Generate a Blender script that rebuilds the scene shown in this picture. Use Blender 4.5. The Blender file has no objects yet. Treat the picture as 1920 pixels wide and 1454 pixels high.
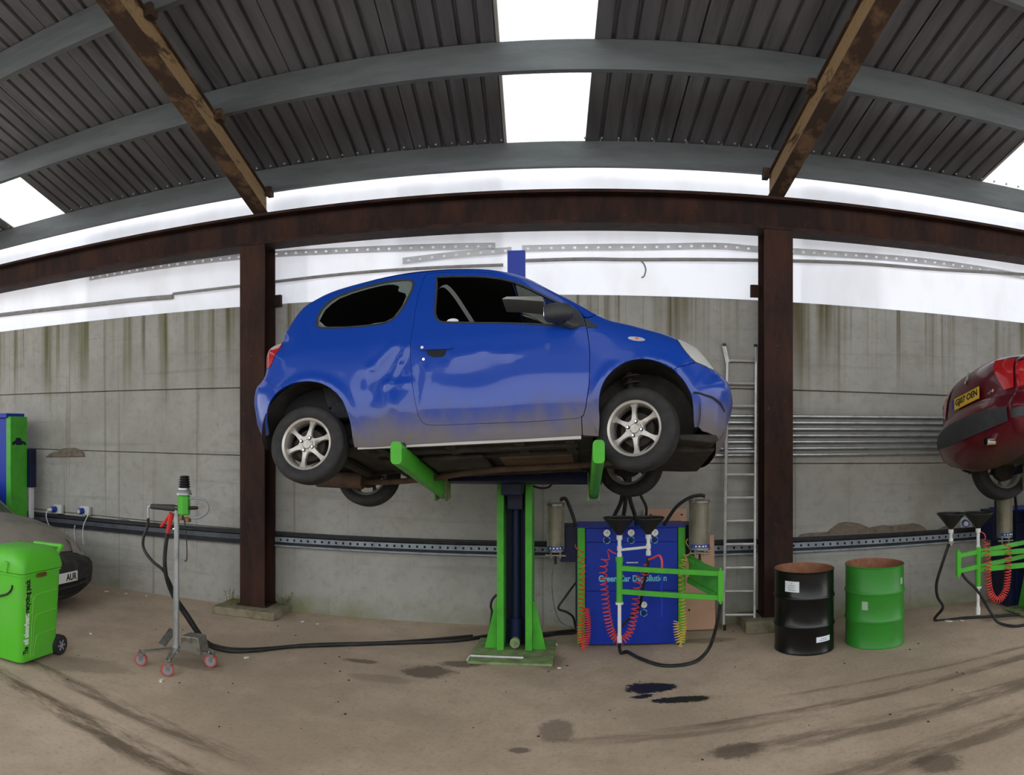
import bpy, bmesh, math, random
from mathutils import Vector, Matrix, geometry
import numpy as np

# ------------------------------------------------------------------ camera, sky, exposure
S = bpy.context.scene
COL = S.collection
CAM_H = 2.05                       # eye height of the panorama, metres; +Y looks square at the wall
cam = bpy.data.cameras.new('panorama_camera')
cam.type = 'PANO'
cam.panorama_type = 'CENTRAL_CYLINDRICAL'      # the photograph is a swept cylindrical panorama
FP = 1375.0                        # pixels per radian of the 1920 x 1454 frame
cam.central_cylindrical_range_u_min = -960.0 / FP
cam.central_cylindrical_range_u_max = 960.0 / FP
cam.central_cylindrical_range_v_min = -(1454 - 815.0) / FP
cam.central_cylindrical_range_v_max = 815.0 / FP
cam.central_cylindrical_radius = 1.0
cam_o = bpy.data.objects.new('panorama_camera', cam)
COL.objects.link(cam_o)
cam_o.location = (0, 0, CAM_H)
cam_o.rotation_euler = (math.pi / 2, 0, (1110 - 960.0) / FP)
S.camera = cam_o

W = bpy.data.worlds.new('overcast_sky')
S.world = W
W.use_nodes = True
bg = W.node_tree.nodes['Background']
bg.inputs[0].default_value = (0.96, 0.98, 1.0, 1)
bg.inputs[1].default_value = 1.0
S.view_settings.view_transform = 'Standard'
S.view_settings.look = 'None'
S.view_settings.gamma = 1.0
S.view_settings.use_curve_mapping = False
S.view_settings.exposure = 1.62

# ------------------------------------------------------------------ helpers
R = math.radians
RNG = random.Random(7)

class MB:
    def __init__(s): s.v = []; s.f = []
    def add(s, v, f):
        n = len(s.v); s.v += [tuple(p) for p in v]; s.f += [tuple(i + n for i in q) for q in f]; return s
    def box(s, c, d, M=None):
        x, y, z = d[0] / 2, d[1] / 2, d[2] / 2
        v = [Vector((a * x, b * y, e * z)) for a in (-1, 1) for b in (-1, 1) for e in (-1, 1)]
        if M is not None: v = [M @ p for p in v]
        c = Vector(c)
        return s.add([p + c for p in v], [(0, 1, 3, 2), (4, 6, 7, 5), (0, 4, 5, 1), (2, 3, 7, 6), (0, 2, 6, 4), (1, 5, 7, 3)])
    def bb(s, a, b):
        return s.box([(a[i] + b[i]) / 2 for i in range(3)], [abs(b[i] - a[i]) for i in range(3)])
    def cyl(s, a, b, r, r2=None, n=16, cap=True):
        a, b = Vector(a), Vector(b); r2 = r if r2 is None else r2
        d = (b - a).normalized(); u = d.orthogonal().normalized(); w = d.cross(u)
        v = []
        for c, q in ((a, r), (b, r2)):
            v += [c + (u * math.cos(2 * math.pi * i / n) + w * math.sin(2 * math.pi * i / n)) * q for i in range(n)]
        f = [(i, (i + 1) % n, n + (i + 1) % n, n + i) for i in range(n)]
        if cap: f += [tuple(range(n - 1, -1, -1)), tuple(range(n, 2 * n))]
        return s.add(v, f)
    def tube(s, pts, r, n=8, cap=True, closed=False):
        P = [Vector(p) for p in pts]; m = len(P)
        rr = r if hasattr(r, '__len__') else [r] * m
        T = []
        for i in range(m):
            if closed: t = P[(i + 1) % m] - P[i - 1]
            else: t = P[min(i + 1, m - 1)] - P[max(i - 1, 0)]
            T.append(t.normalized() if t.length > 1e-9 else Vector((0, 0, 1)))
        u = T[0].orthogonal().normalized(); v = []
        for i in range(m):
            u = u - T[i] * u.dot(T[i])
            u = u.normalized() if u.length > 1e-6 else T[i].orthogonal().normalized()
            w = T[i].cross(u)
            v += [P[i] + (u * math.cos(2 * math.pi * k / n) + w * math.sin(2 * math.pi * k / n)) * rr[i] for k in range(n)]
        f = []
        for i in range(m if closed else m - 1):
            j = (i + 1) % m
            f += [(i * n + k, i * n + (k + 1) % n, j * n + (k + 1) % n, j * n + k) for k in range(n)]
        if cap and not closed: f += [tuple(range(n - 1, -1, -1)), tuple(range((m - 1) * n, m * n))]
        return s.add(v, f)
    def prism(s, poly, fn, d):
        n = len(poly)
        v = [fn(p[0], p[1], 0) for p in poly] + [fn(p[0], p[1], d) for p in poly]
        f = [tuple(range(n)), tuple(range(2 * n - 1, n - 1, -1))] + [(i, n + i, n + (i + 1) % n, (i + 1) % n) for i in range(n)]
        return s.add(v, f)
    def lathe(s, prof, n=24, o=(0, 0, 0), M=None):
        o = Vector(o); v = []
        for r, z in prof:
            for i in range(n):
                a = 2 * math.pi * i / n; p = Vector((r * math.cos(a), r * math.sin(a), z))
                v.append((M @ p if M is not None else p) + o)
        f = []
        for k in range(len(prof) - 1):
            f += [(k * n + i, k * n + (i + 1) % n, (k + 1) * n + (i + 1) % n, (k + 1) * n + i) for i in range(n)]
        return s.add(v, f)
    def sphere(s, c, r, n=12, m=8):
        rx = r if hasattr(r, '__len__') else (r, r, r); v = []; f = []
        for j in range(m + 1):
            t = math.pi * j / m
            v += [(c[0] + rx[0] * math.sin(t) * math.cos(2 * math.pi * i / n), c[1] + rx[1] * math.sin(t) * math.sin(2 * math.pi * i / n), c[2] + rx[2] * math.cos(t)) for i in range(n)]
        for j in range(m): f += [(j * n + i, j * n + (i + 1) % n, (j + 1) * n + (i + 1) % n, (j + 1) * n + i) for i in range(n)]
        return s.add(v, f)
    def build(s, name, mat, parent=None, smooth=True, bevel=0, seg=2, weld=True, angle=35):
        me = bpy.data.meshes.new(name)
        me.from_pydata(s.v, [], s.f); me.update()
        bm = bmesh.new(); bm.from_mesh(me)
        if weld: bmesh.ops.remove_doubles(bm, verts=bm.verts, dist=1e-5)
        bmesh.ops.recalc_face_normals(bm, faces=bm.faces)
        if bevel:
            ed = [e for e in bm.edges if len(e.link_faces) == 2 and e.calc_face_angle(0) > R(30)]
            bmesh.ops.bevel(bm, geom=ed, offset=bevel, segments=seg, profile=.5, affect='EDGES', clamp_overlap=True)
        if smooth:
            for fc in bm.faces: fc.smooth = True
            for e in bm.edges:
                if len(e.link_faces) == 2 and e.calc_face_angle(0) > R(angle): e.smooth = False
        bm.to_mesh(me); bm.free()
        return link(name, me, mat, parent)

def link(name, me, mat, parent=None):
    if mat is not None:
        for m in (mat if isinstance(mat, (list, tuple)) else [mat]): me.materials.append(m)
    o = bpy.data.objects.new(name, me); COL.objects.link(o)
    if parent is not None: o.parent = parent
    return o

def tag(o, label, cat, group=None, kind=None):
    o['label'] = label; o['category'] = cat
    if group: o['group'] = group
    if kind: o['kind'] = kind
    return o

def thing(name, label, cat, loc=(0, 0, 0), rot=(0, 0, 0), group=None, kind=None):
    o = bpy.data.objects.new(name, None); COL.objects.link(o)
    o.location = loc; o.rotation_euler = rot; o.empty_display_size = .1
    return tag(o, label, cat, group, kind)

def copy_tree(o, parent=None):
    c = o.copy(); COL.objects.link(c); c.parent = parent
    for ch in list(o.children): copy_tree(ch, c)
    return c

def smooth_path(pts, k=8):
    P = [Vector(p) for p in pts]; out = []
    for i in range(len(P) - 1):
        a, b, c, d = P[max(i - 1, 0)], P[i], P[i + 1], P[min(i + 2, len(P) - 1)]
        for j in range(k):
            t = j / k
            out.append(.5 * ((2 * b) + (c - a) * t + (2 * a - 5 * b + 4 * c - d) * t * t + (3 * b - a - 3 * c + d) * t ** 3))
    out.append(P[-1]); return out

def text_mb(txt, size, depth=.002, M=None, offset=0.0, align='LEFT', sx=1.0):
    cu = bpy.data.curves.new('lettering', 'FONT'); cu.body = txt; cu.size = size; cu.extrude = depth / 2
    cu.offset = offset; cu.align_x = align; cu.resolution_u = 3
    o = bpy.data.objects.new('lettering', cu); COL.objects.link(o)
    me = o.to_mesh(); mb = MB()
    v = [Vector((p.co.x * sx, p.co.y, p.co.z)) for p in me.vertices]
    if M is not None: v = [M @ p for p in v]
    mb.add(v, [tuple(p.vertices) for p in me.polygons])
    o.to_mesh_clear(); bpy.data.objects.remove(o); bpy.data.curves.remove(cu)
    return mb

# ------------------------------------------------------------------ materials
def mat(name, col, rough=.6, metal=0.0, coat=0.0, spec=None):
    m = bpy.data.materials.new(name); m.use_nodes = True
    b = m.node_tree.nodes['Principled BSDF']
    b.inputs['Base Color'].default_value = (*col, 1); b.inputs['Roughness'].default_value = rough
    b.inputs['Metallic'].default_value = metal; b.inputs['Coat Weight'].default_value = coat
    b.inputs['Coat Roughness'].default_value = .06
    b.inputs['Specular IOR Level'].default_value = .32 if spec is None else spec
    return m

class NT:
    def __init__(s, m): s.m = m; s.t = m.node_tree; s.b = s.t.nodes['Principled BSDF']
    def n(s, typ, **kw):
        nd = s.t.nodes.new(typ)
        for k, v in kw.items():
            if k in ('operation', 'blend_type', 'data_type', 'noise_dimensions', 'feature', 'interpolation_type', 'wave_type', 'bands_direction', 'musgrave_type', 'clamp'): setattr(nd, k, v)
        return nd
    def set(s, sock, v):
        if isinstance(v, bpy.types.NodeSocket): s.t.links.new(v, sock)
        elif hasattr(v, '__len__') and len(v) == 3 and sock.type == 'RGBA': sock.default_value = (*v, 1)
        else: sock.default_value = v
    def coord(s, kind='Object'): return s.n('ShaderNodeTexCoord').outputs[kind]
    def mapping(s, v, scale=(1, 1, 1), loc=(0, 0, 0), rot=(0, 0, 0)):
        nd = s.n('ShaderNodeMapping'); s.set(nd.inputs[0], v); nd.inputs[1].default_value = loc; nd.inputs[2].default_value = rot; nd.inputs[3].default_value = scale
        return nd.outputs[0]
    def noise(s, v, scale=5, detail=4, rough=.55, dist=0):
        nd = s.n('ShaderNodeTexNoise'); s.set(nd.inputs['Vector'], v); nd.inputs['Scale'].default_value = scale
        nd.inputs['Detail'].default_value = detail; nd.inputs['Roughness'].default_value = rough; nd.inputs['Distortion'].default_value = dist
        return nd.outputs['Fac']
    def ramp(s, f, a, b):
        nd = s.n('ShaderNodeMapRange', interpolation_type='SMOOTHSTEP'); s.set(nd.inputs[0], f); nd.inputs[1].default_value = a; nd.inputs[2].default_value = b
        return nd.outputs[0]
    def math(s, op, a, b=0.0):
        nd = s.n('ShaderNodeMath', operation=op); s.set(nd.inputs[0], a); s.set(nd.inputs[1], b); return nd.outputs[0]
    def mix(s, f, a, b):
        nd = s.n('ShaderNodeMix', data_type='RGBA'); s.set(nd.inputs[0], f); s.set(nd.inputs[6], a); s.set(nd.inputs[7], b); return nd.outputs[2]
    def sep(s, v):
        nd = s.n('ShaderNodeSeparateXYZ'); s.set(nd.inputs[0], v); return nd.outputs
    def bump(s, h, strength=.3, dist=.01):
        nd = s.n('ShaderNodeBump'); s.set(nd.inputs['Height'], h); nd.inputs['Strength'].default_value = strength; nd.inputs['Distance'].default_value = dist
        s.set(s.b.inputs['Normal'], nd.outputs[0])
    def col(s, v): s.set(s.b.inputs['Base Color'], v)
    def rough(s, v): s.set(s.b.inputs['Roughness'], v)

def worn(name, c1, c2, scale=6, rough=.6, metal=0.0, coat=0, bump=0.0, lo=.4, hi=.7, stretch=(1, 1, 1)):
    m = mat(name, c1, rough, metal, coat); t = NT(m)
    v = t.mapping(t.coord(), stretch); f = t.noise(v, scale, 6, .65)
    t.col(t.mix(t.ramp(f, lo, hi), c1, c2))
    if bump: t.bump(f, bump, .01)
    return m

M = {}
M['green'] = worn('green_machine_paint', (.066, .37, .03), (.052, .29, .026), 5, .42)
M['green_dusty'] = worn('dusty_green_paint', (.20, .30, .12), (.13, .13, .07), 9, .8, lo=.35, hi=.7)
M['bin_green'] = worn('green_moulded_plastic', (.085, .46, .022), (.11, .44, .05), 3, .45)
M['drum_green'] = worn('green_drum_enamel', (.028, .21, .022), (.04, .17, .03), 5, .38, lo=.5, hi=.72)
M['drum_black'] = worn('black_drum_enamel', (.004, .004, .0045), (.008, .008, .008), 5, .24)
M['blue'] = worn('blue_machine_paint', (.004, .030, .34), (.004, .024, .27), 4, .4)
M['navy'] = worn('dark_navy_paint', (.005, .009, .045), (.004, .006, .02), 6, .45)
M['blackplastic'] = mat('black_plastic', (.012, .012, .013), .45)
M['rubber'] = worn('black_rubber', (.016, .016, .017), (.028, .027, .026), 14, .72)
M['hose'] = worn('black_rubber_hose', (.012, .012, .013), (.03, .027, .024), 9, .5)
M['white'] = worn('white_plastic_pipe', (.62, .63, .62), (.5, .5, .48), 9, .45)
M['steel'] = worn('galvanised_steel', (.42, .44, .45), (.30, .32, .33), 9, .42, .75)
M['dirtysteel'] = worn('dirty_bright_steel', (.30, .29, .26), (.16, .14, .11), 12, .42, .8)
M['alu'] = worn('aluminium_alloy', (.44, .42, .39), (.30, .28, .25), 7, .38, .5)
M['ladder'] = worn('dull_ladder_aluminium', (.52, .51, .49), (.38, .37, .35), 9, .45, .35)
M['red'] = mat('red_plastic', (.50, .025, .02), .4)
M['redhose'] = mat('red_spiral_hose', (.62, .06, .05), .35)
M['yellowhose'] = mat('yellow_spiral_hose', (.62, .42, .10), .35)
M['castor_red'] = mat('castor_red_tyre', (.40, .07, .06), .6)
M['castor_grey'] = mat('castor_grey_hub', (.22, .23, .25), .5)
M['brass'] = worn('old_brass_valve', (.25, .14, .05), (.15, .08, .04), 12, .45, .7)
M['gauge'] = mat('gauge_face_white', (.72, .72, .70), .4)
M['socket'] = mat('grey_socket_plastic', (.55, .56, .56), .5)
M['socket_blue'] = mat('blue_socket_plastic', (.02, .05, .30), .4)
M['paper'] = worn('white_paper_label', (.70, .73, .76), (.62, .65, .68), 8, .7)
M['ink'] = mat('grey_printed_ink', (.28, .33, .40), .7)
M['ink_black'] = mat('black_printed_ink', (.01, .01, .01), .6)
M['ink_white'] = mat('white_printed_ink', (.75, .78, .78), .6)
M['ink_cyan'] = mat('pale_cyan_print', (.18, .55, .62), .5)
M['plate_white'] = mat('white_number_plate', (.72, .72, .70), .4)
M['plate_yellow'] = mat('yellow_number_plate', (.62, .40, .03), .4)
M['chrome'] = mat('chrome', (.75, .75, .75), .12, 1.0)
M['black_under'] = worn('dirty_underbody_black', (.020, .018, .016), (.045, .038, .03), 8, .75)
M['inner'] = mat('dark_inner_shell', (.012, .012, .013), .8)
M['trim'] = worn('grey_black_plastic_trim', (.030, .032, .035), (.045, .045, .045), 10, .55)
M['seat'] = worn('dark_grey_seat_fabric', (.025, .026, .03), (.035, .036, .04), 30, .95)
M['beige'] = mat('light_grey_cabin_trim', (.42, .42, .41), .8)
M['tan'] = worn('tan_hardboard', (.52, .31, .21), (.46, .27, .18), 3, .7)
M['weed'] = worn('dry_weed_stems', (.10, .11, .03), (.16, .12, .05), 20, .8)
M['litter'] = mat('white_scrap', (.62, .60, .55), .8)

def glassmat(name, col, rough=.03, trans=.95):
    m = mat(name, col, rough); b = m.node_tree.nodes['Principled BSDF']
    b.inputs['Transmission Weight'].default_value = trans; b.inputs['IOR'].default_value = 1.2
    return m
M['glass'] = glassmat('tinted_window_glass', (.55, .66, .62))
M['lens_clear'] = glassmat('clear_headlamp_lens', (.85, .86, .85), .12, .55)
M['lens_red'] = mat('red_lamp_lens', (.42, .012, .015), .15, 0, .6)
M['lens_amber'] = mat('amber_lamp', (.55, .12, .02), .3)

def paint(name, c, dirt, z0, z1, rough=.28):
    m = mat(name, c, rough, 0, .45, .2); t = NT(m)
    co = t.coord(); z = t.sep(co)[2]
    n = t.noise(t.mapping(co, (1.6, 1, 1.0)), 3.2, 6, .65)
    n2 = t.noise(co, 24, 5, .7)
    zz = t.math('ADD', z, t.math('MULTIPLY', t.math('SUBTRACT', n, .5), .36))
    f = t.ramp(zz, z1, z0)                       # road dust caked low on the panels
    f = t.math('MULTIPLY', f, t.ramp(n2, -.5, .5))
    t.col(t.mix(t.math('MULTIPLY', f, .92), c, dirt))
    t.rough(t.math('ADD', rough, t.math('MULTIPLY', f, .5)))
    t.set(t.b.inputs['Coat Weight'], t.math('SUBTRACT', .45, t.math('MULTIPLY', f, .45)))
    return m
M['car_blue'] = paint('blue_metallic_car_paint', (.006, .046, .32), (.150, .130, .108), .20, .54)
M['car_red'] = paint('dark_red_car_paint', (.085, .004, .010), (.06, .035, .03), .10, .36)
M['car_grey'] = worn('dust_covered_grey_paint', (.255, .232, .195), (.165, .155, .14), 3, .75, bump=.02)

# rusty steel
m = mat('rusty_brown_steel', (.05, .02, .012), .78, .1); t = NT(m); co = t.coord()
n1 = t.noise(t.mapping(co, (3, 3, .8)), 1.6, 8, .65); n2 = t.noise(co, 16, 6, .7)
c = t.mix(t.ramp(n1, .35, .68), (.017, .008, .0065), (.050, .018, .010)); c = t.mix(t.ramp(n2, .62, .75), c, (.12, .048, .022))
t.col(c); t.bump(n2, .25, .004); M['rust'] = m
# rafters: peeling ochre paint over dark rust
m = mat('peeling_ochre_paint_on_rust', (.3, .2, .1), .85); t = NT(m); co = t.coord()
n1 = t.noise(t.mapping(co, (1, .55, 2.2)), 3.0, 8, .7); n2 = t.noise(co, 22, 5, .7)
c = t.mix(t.ramp(n1, .52, .62), (.30, .20, .10), (.055, .030, .018)); c = t.mix(t.math('MULTIPLY', t.ramp(n2, .45, .8), .5), c, (.11, .06, .035))
t.col(c); t.bump(n1, .3, .006); M['rafter'] = m
m = mat('dark_flaking_brown_steel', (.05, .03, .02), .85); t = NT(m); co = t.coord()
n1 = t.noise(t.mapping(co, (1, .6, 2.0)), 3.4, 8, .7)
t.col(t.mix(t.ramp(n1, .50, .66), (.050, .030, .020), (.17, .105, .055))); t.bump(n1, .3, .006); M['rafter_dark'] = m
# galvanised purlins and roof sheets
M['purlin'] = worn('weathered_galvanised_purlin', (.150, .166, .172), (.105, .118, .122), 2.2, .45, .25, lo=.3, hi=.7, stretch=(.5, 3, 3))
m = mat('grey_roof_sheet_underside', (.16, .155, .16), .36, .55); t = NT(m); co = t.coord()
n1 = t.noise(t.mapping(co, (6, .5, 1)), 1.6, 7, .65); n2 = t.noise(co, .9, 3)
c = t.mix(t.ramp(n1, .35, .75), (.255, .265, .292), (.155, .162, .18)); c = t.mix(t.math('MULTIPLY', t.ramp(n2, .35, .7), .35), c, (.19, .175, .20))
t.col(c); M['sheet'] = m
# translucent roof light and wall sheeting
def translucent(name, c, k, dirt, scale, stretch=(1, 1, 1)):
    m = bpy.data.materials.new(name); m.use_nodes = True; nt = m.node_tree
    for n in list(nt.nodes):
        if n.type == 'BSDF_PRINCIPLED': nt.nodes.remove(n)
    out = [n for n in nt.nodes if n.type == 'OUTPUT_MATERIAL'][0]
    tr = nt.nodes.new('ShaderNodeBsdfTranslucent'); df = nt.nodes.new('ShaderNodeBsdfDiffuse'); mx = nt.nodes.new('ShaderNodeMixShader')
    co = nt.nodes.new('ShaderNodeTexCoord'); mp = nt.nodes.new('ShaderNodeMapping'); mp.inputs[3].default_value = stretch
    nz = nt.nodes.new('ShaderNodeTexNoise'); nz.inputs['Scale'].default_value = scale; nz.inputs['Detail'].default_value = 6
    rp = nt.nodes.new('ShaderNodeMapRange'); rp.inputs[1].default_value = .45; rp.inputs[2].default_value = .8
    cm = nt.nodes.new('ShaderNodeMix'); cm.data_type = 'RGBA'; cm.inputs[6].default_value = (*c, 1); cm.inputs[7].default_value = (*dirt, 1)
    L = nt.links.new
    L(co.outputs['Object'], mp.inputs[0]); L(mp.outputs[0], nz.inputs['Vector']); L(nz.outputs['Fac'], rp.inputs[0]); L(rp.outputs[0], cm.inputs[0])
    L(cm.outputs[2], tr.inputs[0]); L(cm.outputs[2], df.inputs[0]); mx.inputs[0].default_value = k
    L(df.outputs[0], mx.inputs[1]); L(tr.outputs[0], mx.inputs[2]); L(mx.outputs[0], out.inputs[0])
    return m
M['tarp'] = translucent('milky_white_sheeting', (.80, .81, .86), .22, (.70, .70, .72), 2.5, (1, 1, .5))
M['tarp_thin'] = translucent('thin_milky_sheeting', (.82, .82, .83), .88, (.76, .76, .75), 2.5)
M['tarp_hem'] = translucent('doubled_sheeting_hem', (.62, .62, .62), .42, (.5, .5, .49), 6)
M['skylight'] = translucent('translucent_roof_sheet', (.86, .88, .88), .46, (.70, .72, .68), 1.2, (9, .4, 1))

# concrete wall panel
m = mat('stained_precast_concrete', (.33, .33, .31), .9); t = NT(m); co = t.coord(); xyz = t.sep(co)
n0 = t.noise(co, 1.1, 6, .6); n1 = t.noise(co, 9, 8, .7)
c = t.mix(t.ramp(n0, .3, .72), (.37, .365, .335), (.285, .278, .25))
c = t.mix(t.math('MULTIPLY', t.ramp(n1, .46, .72), .5), c, (.225, .215, .19))
hz = t.noise(t.mapping(co, (.25, 1, 5.5)), 1.7, 5, .6)
c = t.mix(t.math('MULTIPLY', t.ramp(hz, .54, .70), .4), c, (.20, .20, .185))
sx = t.noise(t.mapping(co, (3.4, 1, .05)), 1.0, 6, .62, .15); sx2 = t.noise(t.mapping(co, (9.5, 1, .10), (3, 0, 1)), 1.0, 4, .6)
nl = t.noise(t.mapping(co, (2.6, 1, 0), (7, 0, 0)), 1.0, 5, .65)
fade = t.ramp(t.math('ADD', xyz[2], t.math('MULTIPLY', t.math('SUBTRACT', nl, .5), 3.4)), 2.35, 3.55)
st = t.math('MULTIPLY', t.ramp(sx, .47, .62), t.ramp(sx2, .32, .60))
c = t.mix(t.math('MULTIPLY', t.math('MULTIPLY', st, fade), .95), c, t.mix(t.ramp(xyz[0], -3.0, -4.5), (.120, .100, .050), (.105, .100, .034)))
st2 = t.math('MULTIPLY', t.ramp(sx2, .60, .70), fade)
c = t.mix(t.math('MULTIPLY', st2, .75), c, (.075, .060, .032))
sx3 = t.noise(t.mapping(co, (11, 1, .14), (9, 0, 4)), 1.0, 5, .6, .3)
c = t.mix(t.math('MULTIPLY', t.ramp(sx3, .60, .68), .45), c, (.15, .135, .10))
rb = t.math('MULTIPLY', t.ramp(t.noise(t.mapping(co, (1.2, 1, 2.0), (2, 0, 8)), 1.5, 6, .65), .56, .72), .35)
c = t.mix(rb, c, (.205, .185, .145))
moss = t.math('MULTIPLY', t.ramp(t.math('ADD', xyz[2], t.math('MULTIPLY', t.noise(co, 2.3, 6, .7), .55)), .58, .20), t.ramp(t.noise(t.mapping(co, (.5, 1, 1), (4, 0, 0)), 1.2, 3), .42, .62))
c = t.mix(t.math('MULTIPLY', moss, .8), c, (.16, .17, .06))
t.col(c); t.bump(t.math('ADD', n1, t.math('MULTIPLY', hz, .5)), .25, .01); M['concrete'] = m
M['plinth'] = worn('mossy_plinth_concrete', (.24, .21, .15), (.13, .12, .05), 5, .95, bump=.4)
M['broken'] = worn('broken_bare_concrete', (.19, .155, .12), (.12, .10, .08), 14, .95, bump=.6)

# floor
m = mat('dusty_stained_concrete_floor', (.3, .25, .2), .9); t = NT(m); co = t.coord(); xyz = t.sep(co)
n0 = t.noise(co, .55, 6, .6); n1 = t.noise(co, 3.4, 8, .7); n2 = t.noise(co, 26, 6, .7)
c = t.mix(t.ramp(n0, .40, .60), (.475, .375, .280), (.370, .290, .212))
c = t.mix(t.math('MULTIPLY', t.ramp(n1, .45, .75), .5), c, (.30, .232, .168))
c = t.mix(t.math('MULTIPLY', t.ramp(n2, .50, .72), .4), c, (.16, .125, .09))
def blob(x, y, a, b, rot, k=.55, edge=.5):
    q = t.mapping(co, (1 / a, 1 / b, 0), (0, 0, 0), (0, 0, 0))
    nd = t.n('ShaderNodeVectorMath', operation='SUBTRACT'); t.set(nd.inputs[0], co); nd.inputs[1].default_value = (x, y, 0)
    q = t.mapping(nd.outputs[0], (1, 1, 0), (0, 0, 0), (0, 0, -rot)); q = t.mapping(q, (1 / a, 1 / b, 0))
    ln = t.n('ShaderNodeVectorMath', operation='LENGTH'); t.set(ln.inputs[0], q)
    d = t.math('ADD', ln.outputs['Value'], t.math('MULTIPLY', t.math('SUBTRACT', n1, .5), 3.6 * k)); d = t.math('ADD', d, t.math('MULTIPLY', t.math('SUBTRACT', n2, .5), 2.2 * k))
    return t.ramp(d, 1.0 + edge * .4, 1.0 - edge * .6)
def band(px, py, ang, w, k, xa, xb):      # tyre mark: a worn streak along a line on the ground
    q = t.mapping(co, (1, 1, 1), (-px, -py, 0)); q = t.mapping(q, (1, 1, 1), (0, 0, 0), (0, 0, -ang)); s = t.sep(q)
    wob = t.math('MULTIPLY', t.math('SUBTRACT', t.noise(t.mapping(q, (.5, 3, 1)), 1.4, 6, .7), .5), w * 2.2)
    d = t.math('ABSOLUTE', t.math('ADD', s[1], wob))
    return t.math('MULTIPLY', t.ramp(d, w, w * .35), t.math('MULTIPLY', t.ramp(t.noise(t.mapping(q, (.6, 3, 1)), 1.6, 8, .75), .38, .58), t.math('MULTIPLY', t.math('MULTIPLY', t.ramp(xyz[0], xa - .5, xa + .4), t.ramp(xyz[0], xb + .5, xb - .4)), k)))
for (px, py, an, w, k, xa, xb) in ((-3.0, 3.95, R(-14), .15, .9, -7, -1.9), (-3.4, 4.45, R(-15), .11, .75, -7, -2.2), (1.9, 4.80, R(9), .15, .7, .9, 6), (2.1, 5.33, R(10), .08, .7, .5, 6), (2.3, 4.3, R(12), .18, .7, .6, 6), (.5, 4.98, R(8), .09, .5, -.2, 1.4), (2.9, 5.75, R(8), .05, .6, 1.6, 6)):
    c = t.mix(band(px, py, an, w, k, xa, xb), c, (.100, .072, .046))
for (x, y, a, b, ro, k) in ((-1.42, 6.17, .24, .17, 0, .75), (-2.06, 6.3, .17, .06, 0, .7), (-1.15, 6.45, .22, .09, .1, .75), (-.47, 4.73, .07, .045, 0, .7), (.93, 4.66, .19, .11, .2, .75), (2.08, 4.07, .17, .13, .2, .7), (-.25, 5.05, .12, .20, 0, .55), (-4.2, 5.0, .5, .2, .3, .35), (-1.75, 5.9, .28, .1, 0, .3), (-.4, 6.6, .2, .2, 0, .5), (1.1, 7.2, .3, .1, 0, .5), (4.6, 7.0, .5, .2, 0, .5), (-3.4, 5.6, .3, .14, 0, .4)):
    c = t.mix(t.math('MULTIPLY', blob(x, y, a, b, ro), k), c, (.070, .050, .036))
oil = t.math('MAXIMUM', blob(.47, 5.90, .22, .12, .05, .5, .3), t.math('MAXIMUM', blob(.70, 5.63, .26, .075, .05, .5, .3), blob(.40, 5.72, .10, .05, .3, .9, .3)))
c = t.mix(oil, c, (.012, .011, .010))
t.col(c); t.rough(t.math('SUBTRACT', .92, t.math('MULTIPLY', oil, .55)))
t.bump(t.math('ADD', n2, n1), .35, .012); M['floor'] = m

# ------------------------------------------------------------------ the shed
fl = MB(); fl.bb((-34, -45, -.25), (30, 8.6, 0))
o = fl.build('floor', M['floor'], smooth=False)
tag(o, 'dusty brown concrete yard floor with tyre marks and oil stains', 'floor', kind='structure')

# unseen clad wall behind the camera, added to deepen contrast and shape reflections
ob = MB(); ob.bb((-34, -11.5, 0), (30, -11.0, 3.6))
for k in range(107): ob.bb((-34 + k * .6, -11.0, .0), (-33.85 + k * .6, -10.95, 3.6))
M['cladding'] = worn('dark_grey_green_cladding', (.075, .085, .075), (.055, .060, .055), 2, .7)
tag(ob.build('wall_light_block', M['cladding'], smooth=False), 'added unseen dark ribbed wall behind the viewpoint, blocking low sky light', 'wall', kind='structure')
SLOPE = -.0113                      # the panel courses run slightly out of level
def wz(x, z): return z + SLOPE * x if z > .2 else z
wall = thing('wall_back', 'grey precast concrete wall of stacked panels with brown streaks', 'wall', kind='structure')
XS = (-14.5, -9.42, -3.735, 1.945, 7.63, 12.0); ZS = (-.15, .87, 1.752, 2.562, 3.537)
for i in range(5):
    for j in range(4):
        mb = MB(); g = .004; off = (.016, .011, .006, .0)[j] + .002 * ((i * 3 + j) % 3); nx = 8
        x0, x1 = XS[i] + g, XS[i + 1] - g; y0, y1 = 7.782 + off, 7.96
        c = .007                                           # chamfered arrises
        pr = [(y1, 0), (y1, 1), (y0 + c, 1), (y0, 1 - c), (y0, c), (y0 + c, 0)]
        ring = []
        for k in range(nx + 1):
            x = x0 + (x1 - x0) * k / nx; a, b = wz(x, ZS[j] + g), wz(x, ZS[j + 1] - g)
            ring.append([(x, p[0], (a if p[1] == 0 else b if p[1] == 1 else (a + c if p[1] == c else b - c))) for p in pr])
        v = [p for r_ in ring for p in r_]; n = 6
        f = [(k * n + q, k * n + (q + 1) % n, (k + 1) * n + (q + 1) % n, (k + 1) * n + q) for k in range(nx) for q in range(n)]
        f += [tuple(range(n)), tuple(range(nx * n + n - 1, nx * n - 1, -1))]
        mb.add(v, f); mb.build('concrete_panel', M['concrete'], wall, smooth=False)
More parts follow.
